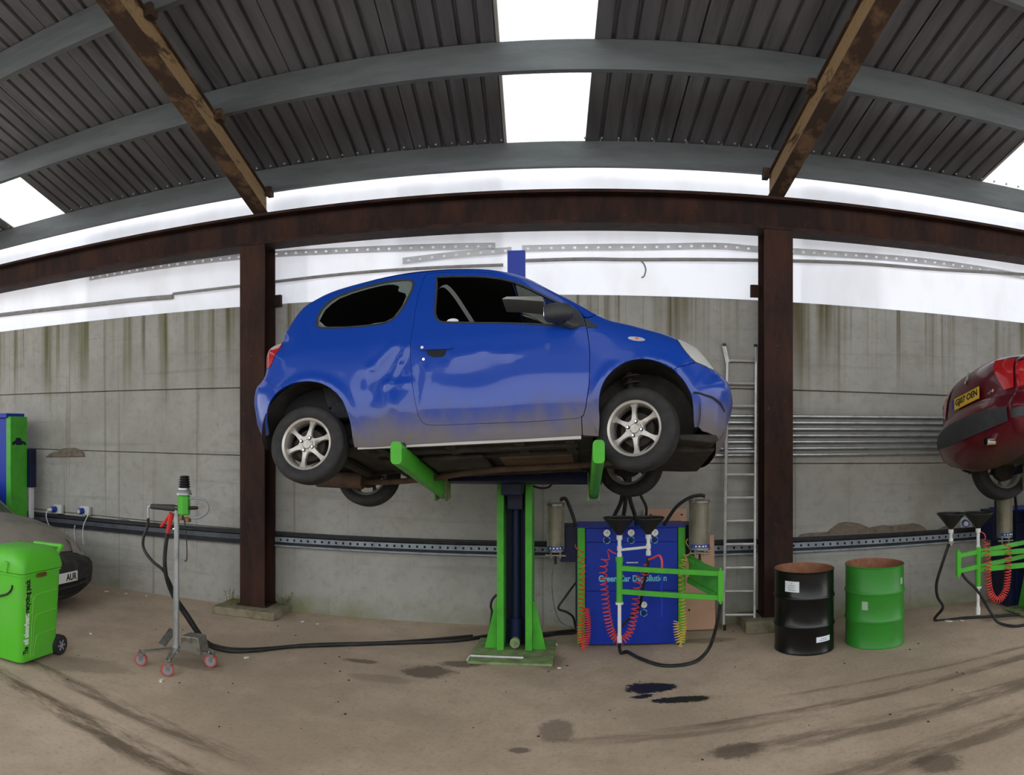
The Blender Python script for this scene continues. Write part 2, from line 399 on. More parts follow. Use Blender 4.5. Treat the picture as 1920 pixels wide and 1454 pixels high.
for z in ZS[1:4]:  # backing strips added behind the joints to stop daylight leaking through
    mb = MB(); mb.add([(x, y, wz(x, z) + dz) for x in (-14.5, 12) for y in (7.84, 7.97) for dz in (-.05, .05)], [(0, 1, 3, 2), (4, 6, 7, 5), (0, 4, 5, 1), (2, 3, 7, 6), (0, 2, 6, 4), (1, 5, 7, 3)]); mb.build('joint_light_stop', M['plinth'], wall, smooth=False)
for x in XS[1:5]:
    mb = MB(); mb.bb((x - .05, 7.84, -.1), (x + .05, 7.97, 3.5)); mb.build('joint_light_stop', M['plinth'], wall, smooth=False)
for pl in ([(-7.191, 1.718), (-7.12, 1.765), (-7.035, 1.798), (-6.94, 1.815), (-6.852, 1.854), (-6.634, 1.864), (-6.53, 1.84), (-6.46, 1.80), (-6.441, 1.741)],
           [(-6.069, .849), (-6.0, .87), (-5.933, .903), (-5.80, .93), (-5.712, .926), (-5.6, .89), (-5.523, .855)],
           [(2.234, .889), (2.271, .941), (2.38, .955), (2.456, .951), (2.55, .925), (2.645, 1.003), (2.72, 1.05), (2.804, 1.063), (2.9, 1.05), (2.965, 1.038), (3.095, .983), (3.26, 1.006), (3.496, .976), (3.58, 1.0), (3.647, 1.012), (3.73, .99), (3.807, .946), (3.842, .872)],
           [(3.877, .87), (4.02, .934), (4.10, .965), (4.164, .99), (4.19, .93), (4.22, .866)]):
    mb = MB(); cx = sum(p[0] for p in pl) / len(pl); cz = sum(p[1] for p in pl) / len(pl); n = len(pl)
    v = [(p[0], 7.794, p[1]) for p in pl] + [(cx + (p[0] - cx) * .93, 7.766 + RNG.random() * .010, cz + (p[1] - cz) * .90) for p in pl] + [(cx + (p[0] - cx) * .5, 7.762 + RNG.random() * .016, cz + (p[1] - cz) * .5) for p in pl] + [(cx, 7.77, cz)]
    f = []
    for k in range(n):
        q = (k + 1) % n; f += [(k, q, n + q, n + k), (n + k, n + q, 2 * n + q, 2 * n + k), (2 * n + k, 2 * n + q, 3 * n)]
    mb.add(v, f); mb.build('spalled_patch', M['broken'], wall, smooth=False)

def hsec(mb, x0, x1, y0, y1, tf, tw, put):
    """I/H section outline between x0..x1 (flange width) and y0..y1 (depth); put(x, y, k) places both ends."""
    xm = (x0 + x1) / 2
    pl = [(x0, y0), (x1, y0), (x1, y0 + tf), (xm + tw / 2, y0 + tf), (xm + tw / 2, y1 - tf), (x1, y1 - tf), (x1, y1), (x0, y1), (x0, y1 - tf), (xm - tw / 2, y1 - tf), (xm - tw / 2, y0 + tf), (x0, y0 + tf)]
    n = 12; v = [put(p[0], p[1], 0) for p in pl] + [put(p[0], p[1], 1) for p in pl]
    f = [(i, (i + 1) % n, n + (i + 1) % n, n + i) for i in range(n)]
    for b in (0, n): f += [(b, b + 1, b + 2, b + 11), (b + 11, b + 2, b + 3, b + 10), (b + 10, b + 3, b + 4, b + 9), (b + 9, b + 4, b + 5, b + 8), (b + 8, b + 5, b + 6, b + 7)]
    return mb.add(v, f)

for cx, lb, h in ((-3.735, 'rusty brown steel column standing behind the blue car\'s tail', .09), (1.945, 'rusty brown steel column beside the tall ladder', .13)):
    t_ = thing('steel_column', lb, 'column', (cx, 7.62, h), group='rusty steel columns', kind='structure')
    mb = MB(); hsec(mb, -.155, .155, -.15, .15, .022, .014, lambda x, y, k: (x, y, k * (4.205 - h))); mb.build('post', M['rust'], t_, smooth=False)
    mb = MB(); mb.box((0, -.01, .008), (.36, .30, .016)); mb.build('base_plate', M['rust'], t_, smooth=False)
    mb = MB(); sg = 1 if cx < 0 else -1
    mb.box((sg * .20, .12, 3.60 - h), (.09, .05, .13)); mb.build('bracket', M['rust'], t_, smooth=False)
for nm, x0, x1, y0, h, lb in (('concrete_plinth', -4.15, -3.375, 7.285, .09, 'mossy concrete plinth under the column behind the blue car'), ('concrete_plinth', 1.56, 2.36, 7.33, .13, 'concrete plinth under the column behind the black drum')):
    mb = MB(); n = 6; pts = []
    for k in range(n): pts.append((x0 + (x1 - x0) * k / n, y0 + RNG.uniform(-.012, .012)))
    for k in range(3): pts.append((x1 + RNG.uniform(-.015, .015), y0 + (7.775 - y0) * k / 3))
    pts += [(x1, 7.775), (x0, 7.775), (x0 + .01, y0 + .25)]
    mb.prism(pts, lambda a, b, d: (a, b, d), h)
    o = mb.build(nm, M['plinth'], smooth=False, bevel=.012); tag(o, lb, 'plinth', 'column plinths', 'structure')
# eave beam
mb = MB(); hsec(mb, 7.47, 7.775, 4.21, 4.556, .03, .016, lambda y, z, k: (-14.5 + 26.5 * k, y, z))
tag(mb.build('eave_beam', M['rust'], smooth=False), 'long rusty steel beam lying across the tops of the columns', 'beam', kind='structure')

# roof: rafters, purlins, sheets, all skewed a little in plan as in the panorama
SK, RS = .07, .255
def rx(x, y): return x + SK * (7.47 - y)
def raft_z(y): return 4.556 + RS * (7.47 - y)
PUR = (7.447, 6.142, 4.84, 3.53, -3.55)
def pur_z(y): return 6.675 - RS * y
for xr, lb in ((-3.63, 'sloping roof rafter with peeling ochre paint above the blue car\'s tail'), (1.92, 'sloping roof rafter with peeling ochre paint above the ladder'), (-9.3, 'sloping rafter at the far edge of the shed, beyond the blue lift tower'), (7.6, 'sloping rafter beyond the dark red car')):
    t_ = thing('roof_rafter', lb, 'rafter', (xr, 7.47, 4.556), group='roof rafters', kind='structure')
    def part(nm, hw, z0, z1, mt, y1=11.05, yb=0.0):
        mb = MB(); n = 14; v = []
        for k in range(n + 1):
            y = yb - (y1 + yb) * k / n; x = -SK * y; z = -RS * y
            v += [(x - hw, y, z + z0), (x + hw, y, z + z0), (x + hw, y, z + z1), (x - hw, y, z + z1)]
        f = [(k * 4 + q, k * 4 + (q + 1) % 4, k * 4 + 4 + (q + 1) % 4, k * 4 + 4 + q) for k in range(n) for q in range(4)] + [(0, 1, 2, 3), (4 * n + 3, 4 * n + 2, 4 * n + 1, 4 * n)]
        return mb.add(v, f).build(nm, mt, t_, smooth=False)
    part('web', .078, .014, .20, M['rafter']); part('bottom_flange', .085, .001, .014, M['rafter_dark'], 11.05, .03); part('top_flange', .105, .20, .217, M['rafter_dark'], 11.05, .03)
    for y in PUR[:4]:
        mb = MB(); yy = y - 7.47; sg = 1 if xr < 0 else -1
        mb.box((-SK * yy + sg * .125, yy, -RS * yy + .21), (.06, .10, .10)); mb.build('cleat', M['rafter_dark'], t_, smooth=False)
plab = ('galvanised purlin nearest the eave, just above the white sheeting', 'second galvanised purlin up from the eave, crossing the bright rooflight', 'third galvanised purlin up from the eave, seen at the top corners', 'fourth galvanised purlin up from the eave', 'galvanised purlin along the open front edge of the roof')
for y, lb in zip(PUR, plab):
    mb = MB(); z = pur_z(y) + .004; h = .252; d = .062; q = .003; lip = .016
    pl = [(0, 0), (d, 0), (d, lip), (d - q, lip), (d - q, q), (q, q), (q, h - q), (d - q, h - q), (d - q, h - lip), (d, h - lip), (d, h), (0, h)]
    n = len(pl); v = [(-14.5, y + a, z + b) for a, b in pl] + [(12, y + a, z + b) for a, b in pl]
    mb.add(v, [(i, (i + 1) % n, n + (i + 1) % n, n + i) for i in range(n)])
    tag(mb.build('roof_purlin', M['purlin'], smooth=False), lb, 'purlin', 'roof purlins', 'structure')
ceil = thing('ceiling', 'corrugated metal shed roof with translucent rooflight strips', 'roof', kind='structure')
def sheet_z(y): return pur_z(y) + .262
def sheet(x0, x1, mt, nm, dz=0.0):
    mb = MB(); n = max(2, round((x1 - x0) / .17)); p = (x1 - x0) / n; row = []
    for k in range(n):
        b = x0 + k * p
        row += [(b, 0), (b + p * .74, 0), (b + p * .82, .034), (b + p * .92, .034)]
    row.append((x1, 0)); ys = [7.86, 7.447, 6.8, 6.142, 5.5, 4.84, 4.2, 3.53, 2.3, .5, -1.5, -3.6]
    v = [(rx(a, y), y, sheet_z(y) + b + dz) for y in ys for a, b in row]; m = len(row)
    f = [(j * m + i, j * m + i + 1, (j + 1) * m + i + 1, (j + 1) * m + i) for j in range(len(ys) - 1) for i in range(m - 1)]
    mb.add(v, f).build(nm, mt, ceil, smooth=False, weld=False)
def run(a, b, k):
    for i in range(k): sheet(a + (b - a) * i / k, a + (b - a) * (i + 1) / k + .03, M['sheet'], 'roof_sheet', .002 * (i % 2))
run(-14.5, -7.53, 7); sheet(-7.53, -6.52, M['skylight'], 'skylight_sheet', .001); run(-6.52, -.90, 6); sheet(-.90, -.07, M['skylight'], 'skylight_sheet', .001)
run(-.07, 4.36, 5); sheet(4.36, 5.36, M['skylight'], 'skylight_sheet', .001); run(5.36, 11.4, 6)
mb = MB()
for k in range(-80, 60):
    x = k * .17 - .07
    if abs(x + .5) < .42 or abs(x + 7.0) < .5: continue
    mb.sphere((x, 7.40, sheet_z(7.40) - .006), .013, 6, 4)
mb.build('fasteners', M['steel'], ceil)['kind'] = 'stuff'

# milky sheeting hung above the wall
def tarp(nm, x0, x1, z0, z1, y, mt, seed, amp=.025):
    mb = MB(); nx = max(4, int((x1 - x0) / .18)); nz = 10; v = []
    for j in range(nz + 1):
        for i in range(nx + 1):
            x = x0 + (x1 - x0) * i / nx; z = z0 + (z1 - z0) * j / nz
            v.append((x, y + amp * (math.sin(x * 2.1 + seed + z) * .5 + math.sin(x * 5.3 + seed * 2 - z * 3) * .3 + math.sin(z * 4 + seed) * .3), z))
    f = [(j * (nx + 1) + i, j * (nx + 1) + i + 1, (j + 1) * (nx + 1) + i + 1, (j + 1) * (nx + 1) + i) for j in range(nz) for i in range(nx)]
    return mb.add(v, f).build(nm, mt, smooth=True)
tag(tarp('sheeting', -14.5, 12, 3.2, 5.25, 7.985, M['tarp'], 0), 'long milky white sheeting closing the gap above the concrete wall', 'sheeting')
for x0, x1, lb, sd in ((-6.585, -4.0, 'greyer overlapping sheeting piece behind the rusty column by the blue car\'s tail', 1), (-3.70, -3.266, 'narrow greyer overlap of sheeting just above the blue car\'s rear window', 2), (-2.175, -.98, 'greyer overlapping sheeting piece behind the blue car\'s roof', 3), (2.345, 3.30, 'greyer overlapping sheeting piece beside the column by the ladder', 4)):
    tag(tarp('sheeting_overlap', x0, x1, 3.25, 5.2, 8.012, M['tarp_thin'], sd, .008), lb, 'sheeting', 'sheeting overlaps')
def hem(path, lb, w=.075):
    mb = MB(); P = smooth_path([(a, 7.945, b) for a, b in path], 10); acc = [0]
    for a, b in zip(P, P[1:]): acc.append(acc[-1] + (b - a).length)
    def pt(s):
        s = min(max(s, 0), acc[-1] - 1e-6); k = max(i for i in range(len(acc)) if acc[i] <= s); k = min(k, len(P) - 2)
        return P[k].lerp(P[k + 1], (s - acc[k]) / max(acc[k + 1] - acc[k], 1e-6))
    n = int(acc[-1] / .125); e = acc[-1] / n; us = (0, .39, .61, 1.0); vs = (-.5, -.15, .15, .5)
    for k in range(n):
        g = [[pt((k + u) * e) + Vector((0, 0, q * w)) for u in us] for q in vs]
        v = [p for r_ in g for p in r_]
        mb.add(v, [(j * 4 + i, j * 4 + i + 1, j * 4 + 5 + i, j * 4 + 4 + i) for j in range(3) for i in range(3) if not (i == 1 and j == 1)])
    tag(mb.build('eyelet_strap', M['tarp_hem'], smooth=False), lb, 'strap', 'eyelet straps on the sheeting')
hem([(-6.498, 4.239), (-5.346, 4.24), (-4.091, 4.22), (-3.59, 4.199), (-2.459, 4.15), (-1.053, 4.11)], 'grey eyelet strap on the sheeting above the blue car\'s rear half')
hem([(-2.1, 3.993), (-1.531, 4.029), (-.876, 4.058)], 'short grey eyelet strap slanting up to the blue mast top')
hem([(-.759, 4.072), (.524, 4.085), (1.351, 4.121), (1.835, 4.109), (2.651, 4.116), (3.66, 4.136), (4.389, 4.134), (5.346, 4.107)], 'long grey eyelet strap on the sheeting from the blue mast past the ladder column')
M['rope'] = worn('grey_sheeting_rope', (.30, .29, .28), (.22, .21, .20), 9, .9)
for path, r, lb in (([(-9.5, 3.95), (-8.358, 3.918), (-6.615, 3.862), (-5.689, 3.842), (-5.097, 3.82)], .032, 'grey pole along the sheeting above the wall sockets and the dusty grey car'), ([(-5.097, 3.857), (-4.091, 3.86), (-3.625, 3.87), (-2.459, 3.894), (-.965, 3.896)], .018, 'thin grey rope across the sheeting above the blue car\'s tail'), ([(-.729, 3.937), (-.058, 3.947), (.524, 3.945), (1.835, 3.984), (2.978, 4.03), (4.091, 4.056), (5.346, 4.135)], .02, 'thin grey rope across the sheeting from the blue mast towards the red car')):
    mb = MB(); mb.tube(smooth_path([(a, 7.93, b) for a, b in path], 8), r, 8)
    tag(mb.build('sheeting_rope', M['rope']), lb, 'rope', 'ropes on the sheeting')
mb = MB(); mb.tube(smooth_path([(.511, 7.92, 3.94), (.558, 7.92, 3.90), (.581, 7.92, 3.836), (.564, 7.92, 3.766), (.535, 7.92, 3.748)], 8), .009, 6)
tag(mb.build('loose_rope_end', M['rope']), 'short loose rope end curling down from the knot on the sheeting', 'rope')

# cable trunking on the wall
M['tray_dark'] = worn('dark_cable_trunking', (.014, .016, .022), (.03, .032, .038), 6, .5)
M['tray'] = worn('slotted_blue_grey_channel', (.30, .34, .38), (.20, .23, .27), 5, .45, .3)
M['tray_mid'] = worn('dull_dark_channel', (.085, .095, .115), (.05, .055, .065), 5, .5, .2)
def tray(x0, x1, lb, slots):
    t_ = thing('cable_trunking', lb, 'trunking', ((x0 + x1) / 2, 7.74, .75), group='slotted wall trunking'); a, b = x0 - (x0 + x1) / 2, x1 - (x0 + x1) / 2
    mb = MB(); mb.bb((a, .0, .115), (b, .045, .165)); mb.bb((a, .025, .0), (b, .045, .12)); mb.build('back_rail', M['tray_dark'], t_, smooth=False)
    mb = MB(); mb.tube([(a, -.012, .135), (b, -.012, .130)], .013, 8); mb.build('cable', M['hose'], t_)
    mb = MB(); x = a; w, g = .20, .05
    if slots:                                   # perforated face: bars between real slots
        mb.bb((a, -.002, .092), (b, .004, .106)); mb.bb((a, -.002, .052), (b, .004, .066))
        while x < b - .03:
            mb.bb((x, -.002, .066), (x + .062, .004, .092)); x += .085
    else: mb.bb((a, -.002, .052), (b, .004, .106))
    mb.bb((a, -.002, .106), (b, .03, .11)); mb.build('slotted_channel', M['tray'] if slots else M['tray_mid'], t_, smooth=False)
    mb = MB(); mb.bb((a, -.012, .002), (b, .022, .020)); mb.build('lower_lip', M['tray'] if slots else M['tray_dark'], t_, smooth=False)
tray(-9.2, -3.90, 'dark cable trunking along the wall behind the drill stand', False)
tray(-3.57, 1.78, 'slotted cable trunking along the wall behind the main lift', True)
tray(2.11, 7.4, 'slotted cable trunking along the wall behind the drums', True)
for (x0, x1, wh) in ((.72, 1.775, 'between the blue car\'s nose and the rusty column'), (2.11, 6.9, 'behind the dark red car')):
    for k, z in enumerate((2.249, 2.179, 2.109, 2.038, 1.968, 1.898, 1.827)):
        mb = MB(); mb.tube([(x0, 7.744, z), (x1, 7.744, z)], .0175, 10)
        tag(mb.build('galvanised_pipe', M['steel']), ('topmost', 'second', 'third', 'middle', 'fifth', 'sixth', 'lowest')[k] + ' of seven galvanised wall pipes ' + wh, 'pipe', 'seven wall pipes ' + wh)

# ------------------------------------------------------------------ cars
def interp(x, xs, ys): return float(np.interp(x, xs, ys))

def inside(pts, poly):
    P = np.asarray(pts); x, y = P[:, 0], P[:, 1]; r = np.zeros(len(P), bool); n = len(poly); j = n - 1
    for i in range(n):
        xi, yi = poly[i]; xj, yj = poly[j]
        c = ((yi > y) != (yj > y)) & (x < (xj - xi) * (y - yi) / (yj - yi + 1e-15) + xi)
        r ^= c; j = i
    return r

def dist_line(P, line):
    P = np.asarray(P, float); best = np.full(len(P), 9.); 
    for a, b in zip(line, line[1:]):
        a = np.array(a); b = np.array(b); ab = b - a; t = np.clip(((P - a) @ ab) / max(ab @ ab, 1e-12), 0, 1)
        best = np.minimum(best, np.hypot(*(P - a - t[:, None] * ab).T))
    return best

def near_param(P, line, val):
    P = np.asarray(P, float); best = np.full(len(P), 9.); out = np.zeros(len(P))
    for k, (a, b) in enumerate(zip(line, line[1:])):
        a = np.array(a); b = np.array(b); ab = b - a; t = np.clip(((P - a) @ ab) / max(ab @ ab, 1e-12), 0, 1)
        d = np.hypot(*(P - a - t[:, None] * ab).T); m = d < best
        best[m] = d[m]; out[m] = (val[k] + (val[k + 1] - val[k]) * t)[m]
    return best, out

def resample(poly, step, closed=True):
    out = []; n = len(poly)
    for i in range(n if closed else n - 1):
        a = np.array(poly[i]); b = np.array(poly[(i + 1) % n]); k = max(1, int(math.ceil(np.hypot(*(b - a)) / step)))
        out += [tuple(a + (b - a) * j / k) for j in range(k)]
    if not closed: out.append(tuple(poly[-1]))
    return out

def soften(poly, k=1, closed=False):
    for _ in range(k):
        out = [] if closed else [poly[0]]; n = len(poly)
        for i in range(n if closed else n - 1):
            a, b = poly[i], poly[(i + 1) % n]
            out += [(a[0] * .75 + b[0] * .25, a[1] * .75 + b[1] * .25), (a[0] * .25 + b[0] * .75, a[1] * .25 + b[1] * .75)]
        if not closed: out.append(poly[-1])
        poly = out
    return poly

def inset(poly, d):
    n = len(poly); A = sum(poly[i][0] * poly[(i + 1) % n][1] - poly[(i + 1) % n][0] * poly[i][1] for i in range(n)); s = 1 if A > 0 else -1; out = []
    for i in range(n):
        a, b, c = np.array(poly[i - 1]), np.array(poly[i]), np.array(poly[(i + 1) % n])
        e1 = (b - a) / max(np.hypot(*(b - a)), 1e-9); e2 = (c - b) / max(np.hypot(*(c - b)), 1e-9)
        nn = np.array([-(e1[1] + e2[1]), e1[0] + e2[0]]); L = np.hypot(*nn); nn = nn / max(L, 1e-6) * s; out.append(tuple(b + nn * d))
    return out

class Body:
    """Side-view outline (x, z) with an edge half-width at each outline point; panels are regions of it lifted to the curved flank."""
    def __init__(s, sil, yedge, zs, ws, dent=None, taper=None, arches=()):
        s.sil = [tuple(p) for p in sil]; s.ye = list(yedge); s.zs = zs; s.ws = ws; s.dent = dent; s.taper = taper; s.arches = arches
    def width(s, P, dent=False):
        P = np.asarray(P, float); x, z = P[:, 0], P[:, 1]
        w = np.interp(z, s.zs, s.ws)
        for dz in (-.035, .035): w = w + np.interp(z + dz, s.zs, s.ws)
        w = w / 3
        if s.taper: w = w * np.interp(x, s.taper[0], s.taper[1])
        for ax, az, ar in s.arches:
            d = np.hypot(x - ax, z - az); w = w + .016 * np.exp(-((d - ar) / .035) ** 2)
        d, ye = near_param(P, s.sil, s.ye)
        drop = np.maximum(w - ye, .01); Rr = np.clip(drop * 1.25, .05, .34); q = np.clip(1 - d / Rr, 0, 1)
        y = w - drop * (1 - np.sqrt(np.maximum(1 - q ** 2, 0)))
        if dent and s.dent: y = y + s.dent(x, z)
        return y
    def tri(s, poly, holes=(), step=.028):
        rings = [resample(poly, step)] + [resample(h, step * .7) for h in holes]
        v = []; e = []
        for r_ in rings:
            b = len(v); n = len(r_); v += [Vector(p) for p in r_]; e += [(b + i, b + (i + 1) % n) for i in range(n)]
        A = np.array(poly); lo, hi = A.min(0), A.max(0)
        gx, gz = np.meshgrid(np.arange(lo[0], hi[0], step), np.arange(lo[1], hi[1], step)); g = np.c_[gx.ravel(), gz.ravel()]
        g[:, 0] += (np.round(g[:, 1] / step) % 2) * step * .5
        extra = []
        for off in (.006, .016, .032):       # finer rows where the flank rolls over into the outline
            ln = resample(s.sil, step, False)
            for i in range(1, len(ln) - 1):
                t = np.array(ln[i + 1]) - np.array(ln[i - 1]); n_ = np.array([t[1], -t[0]]) / max(np.hypot(*t), 1e-9); extra.append(np.array(ln[i]) + n_ * off)
        g2 = np.array(extra); 
        keep = lambda G, m: G[inside(G, poly) & np.all([~inside(G, h) for h in holes] + [np.ones(len(G), bool)], axis=0) & (np.min([dist_line(G, r_ + [r_[0]]) for r_ in rings], axis=0) > m)]
        g = keep(g, step * .45); g2 = keep(g2, .005) if len(g2) else g2
        if len(g2) and len(g):
            dd = dist_line(g, s.sil); g = g[dd > .045]
        v += [Vector(p) for p in g] + [Vector(p) for p in g2]
        r = geometry.delaunay_2d_cdt(v, e, [], 0, 1e-6)
        V = np.array([(p[0], p[1]) for p in r[0]]); F = np.array([f for f in r[2] if len(f) == 3]); C = V[F].mean(1)
        k = inside(C, poly)
        for h in holes: k &= ~inside(C, h)
        return V, F[k]
    def side(s, mb, poly, holes=(), sgn=-1, step=.028, lift=0.0, skirt=.02, dent=False):
        V, F = s.tri(poly, holes, step); y = s.width(V, dent) + lift
        v = [(p[0], sgn * w, p[1]) for p, w in zip(V, y)]; f = [tuple(t) if sgn < 0 else tuple(t[::-1]) for t in F]
        cnt = {}
        for t in F:
            for a, b in ((t[0], t[1]), (t[1], t[2]), (t[2], t[0])): cnt[(min(a, b), max(a, b))] = cnt.get((min(a, b), max(a, b)), 0) + 1
        n = len(v)
        if skirt:
            mp = {}
            for (a, b), c in cnt.items():
                if c == 1:
                    for q in (a, b):
                        if q not in mp: mp[q] = len(v); v.append((V[q][0], sgn * (y[q] - skirt), V[q][1]))
                    f.append((a, b, mp[b], mp[a]))
        mb.add(v, f); return mb
    def strip(s, mb, i0, i1, bulge, ns=14, trim=0.0, lift=0.0):
        """surface running across the car between the two mirrored outlines from outline parameter i0 to i1"""
        ln = []; 
        for k in range(int(math.floor(i0)), int(math.ceil(i1)) + 1):
            t = min(max(k, i0), i1); a = int(math.floor(t)); b = min(a + 1, len(s.sil) - 1); u = t - a
            ln.append((s.sil[a][0] * (1 - u) + s.sil[b][0] * u, s.sil[a][1] * (1 - u) + s.sil[b][1] * u, s.ye[a] * (1 - u) + s.ye[b] * u))
        out = []
        for k in range(len(ln)):
            p, q = ln[max(k - 1, 0)], ln[min(k + 1, len(ln) - 1)]; t = np.array([q[0] - p[0], q[1] - p[1]]); t = t / max(np.hypot(*t), 1e-9); nn = np.array([-t[1], t[0]])
            bb = bulge[0] + (bulge[1] - bulge[0]) * k / max(len(ln) - 1, 1) if hasattr(bulge, '__len__') else bulge
            for j in range(ns + 1):
                u = -1 + 2 * j / ns; h = bb * (1 - abs(u) ** 2.4) + lift; x = ln[k][0] + nn[0] * h; z = ln[k][1] + nn[1] * h
                out.append((x, u * (ln[k][2] - trim), z))
        m = ns + 1
        f = [(a * m + j, a * m + j + 1, (a + 1) * m + j + 1, (a + 1) * m + j) for a in range(len(ln) - 1) for j in range(ns)]
        return mb.add(out, f)
    def idx(s, x, z):
        return min(range(len(s.sil)), key=lambda k: (s.sil[k][0] - x) ** 2 + (s.sil[k][1] - z) ** 2)
    def sub(s, a, b): return s.sil[a:b + 1]

def wheel(parent, c, sgn, steer=0.0, spin=0.0, rimmat=None, r=.2915, w=.175, rr=.193, spokes=6, nuts=False):
    """tyre, rim, spokes and nuts; outer face towards sgn*Y"""
    t_ = bpy.data.objects.new('wheel', None); COL.objects.link(t_); t_.parent = parent; t_.location = c
    t_.rotation_euler = (0, 0, steer); t_.empty_display_size = .05
    Q = Matrix.Rotation(math.pi / 2, 3, 'X') if sgn < 0 else Matrix.Rotation(-math.pi / 2, 3, 'X')   # local z of the lathe -> outward
    Q = Q @ Matrix.Rotation(spin, 3, 'Z'); h = w / 2
    mb = MB(); mb.lathe([(rr, -h * .8), (rr + .012, -h * .96), (r * .86, -h), (r * .945, -h * .93), (r * .985, -h * .80), (r, -h * .6), (r, -h * .36), (r - .006, -h * .33), (r - .006, -h * .28), (r + .001, -h * .25), (r + .001, -.006), (r - .006, -.004), (r - .006, .004), (r + .001, .006), (r + .001, h * .25), (r - .006, h * .28), (r - .006, h * .33), (r, h * .36), (r, h * .6), (r * .985, h * .80), (r * .945, h * .93), (r * .90, h * .985), (r * .86, h), (r * .80, h * 1.0), (rr + .012, h * .96), (rr, h * .80)], 56, M=Q)
    mb.build('tyre', M['rubber'], t_, angle=50)
    rimmat = rimmat or M['alu']
    mb = MB(); mb.lathe([(rr - .006, -h * .8), (rr + .004, -h * .86), (rr + .002, -h * .7), (rr - .022, -h * .55), (rr - .026, h * .35), (rr - .019, h * .60), (rr - .014, h * .82), (rr + .002, h * .90), (rr + .006, h * .84)], 48, M=Q)
    mb.build('rim', rimmat, t_, angle=50)
    mb = MB(); zf = h * .52
    for k in range(spokes):
        a = 2 * math.pi * k / spokes
        pl = [(.040, -.030), (.075, -.017), (.115, -.0125), (.150, -.0155), (rr - .016, -.030), (rr - .013, 0), (rr - .016, .030), (.150, .0155), (.115, .0125), (.075, .017), (.040, .030)]
        def put(x, y, d, a=a):
            z = zf + .020 * (1 - ((x - .05) / .13) ** 2) - .004 * abs(y) / .02 - d
            return Q @ Vector((x * math.cos(a) - y * math.sin(a), x * math.sin(a) + y * math.cos(a), z))
        n = len(pl); v = [put(p[0] , p[1], 0) for p in pl] + [put(p[0], p[1] * 1.25, .022) for p in pl]
        mb.add(v, [(i, 10 - i, 9 - i, i + 1) for i in range(5)] + [(i, n + i, n + (i + 1) % n, (i + 1) % n) for i in range(n)])
    mb.lathe([(0, zf + .016), (.030, zf + .017), (.036, zf + .012), (.062, zf + .016), (.068, zf + .008), (.068, zf - .03)], 28, M=Q)
    mb.build('spokes', rimmat, t_, angle=40)
    if nuts:
        for k in range(4):
            a = math.pi / 4 + k * math.pi / 2; x, y = .050 * math.cos(a), .050 * math.sin(a)
            mb = MB(); mb.cyl(Q @ Vector((x, y, zf + .0135)), Q @ Vector((x, y, zf + .0170)), .0135, n=12); mb.build('nut_recess', M['inner'], t_)
            mb = MB(); mb.cyl(Q @ Vector((x, y, zf + .0165)), Q @ Vector((x, y, zf + .026)), .0088, .0075, n=6); mb.build('wheel_nut', M['chrome'], t_)
    mb = MB(); mb.lathe([(0, .0), (.12, .0), (.125, -.01), (.125, -h * .9), (.0, -h * .9)], 28, M=Q); mb.build('brake', M['black_under'], t_)
    return t_

# ---- the blue hatchback
ZS_ = [.05, .12, .20, .30, .37, .40, .45, .60, .80, .95, 1.0, 1.45, 1.65]
WS_ = [.70, .735, .772, .795, .805, .822, .827, .832, .825, .805, .785, .605, .53]
rear = [(-.44, .335), (-.463, .37), (-.487, .43), (-.50, .49), (-.514, .55), (-.524, .60), (-.525, .657), (-.518, .71), (-.503, .747), (-.472, .775), (-.449, .804), (-.438, .833), (-.430, .886), (-.434, .93), (-.434, .992), (-.423, 1.03), (-.399, 1.062), (-.355, 1.088), (-.300, 1.106)]
top = [(-.271, 1.162), (-.230, 1.245), (-.189, 1.326), (-.142, 1.392), (-.096, 1.426), (-.043, 1.454), (.016, 1.483), (.076, 1.505), (.137, 1.521), (.198, 1.533), (.259, 1.544), (.319, 1.554), (.379, 1.563), (.45, 1.574), (.512, 1.582), (.601, 1.591), (.690, 1.597), (.777, 1.600), (.923, 1.599), (1.009, 1.595), (1.095, 1.589), (1.181, 1.581), (1.266, 1.571), (1.35, 1.557), (1.41, 1.543), (1.47, 1.526), (1.53, 1.505), (1.602, 1.472), (1.668, 1.432), (1.749, 1.372), (1.83, 1.313), (1.935, 1.245), (2.04, 1.174), (2.091, 1.137), (2.143, 1.101), (2.194, 1.070), (2.246, 1.047), (2.313, 1.031)]
nose = [(2.365, 1.017), (2.47, .985), (2.549, .962), (2.601, .945), (2.654, .925), (2.706, .903), (2.759, .879), (2.812, .852), (2.844, .834), (2.875, .802), (2.907, .764), (2.938, .722), (2.964, .688), (2.985, .668), (3.025, .636), (3.065, .590), (3.084, .535), (3.085, .49), (3.072, .435), (3.050, .385), (3.036, .345), (3.030, .30), (3.024, .255), (3.007, .215), (2.972, .172), (2.938, .132)]
sil = rear + top + nose
yed = [.60] * len(rear) + [interp(p[1], [.6, .9, 1.05, 1.3, 1.5, 1.6], [.52, .62, .66, .62, .565, .55]) for p in top + nose[:13]] + [interp(p[0], [2.95, 3.085], [.54, .50]) for p in nose[13:]]

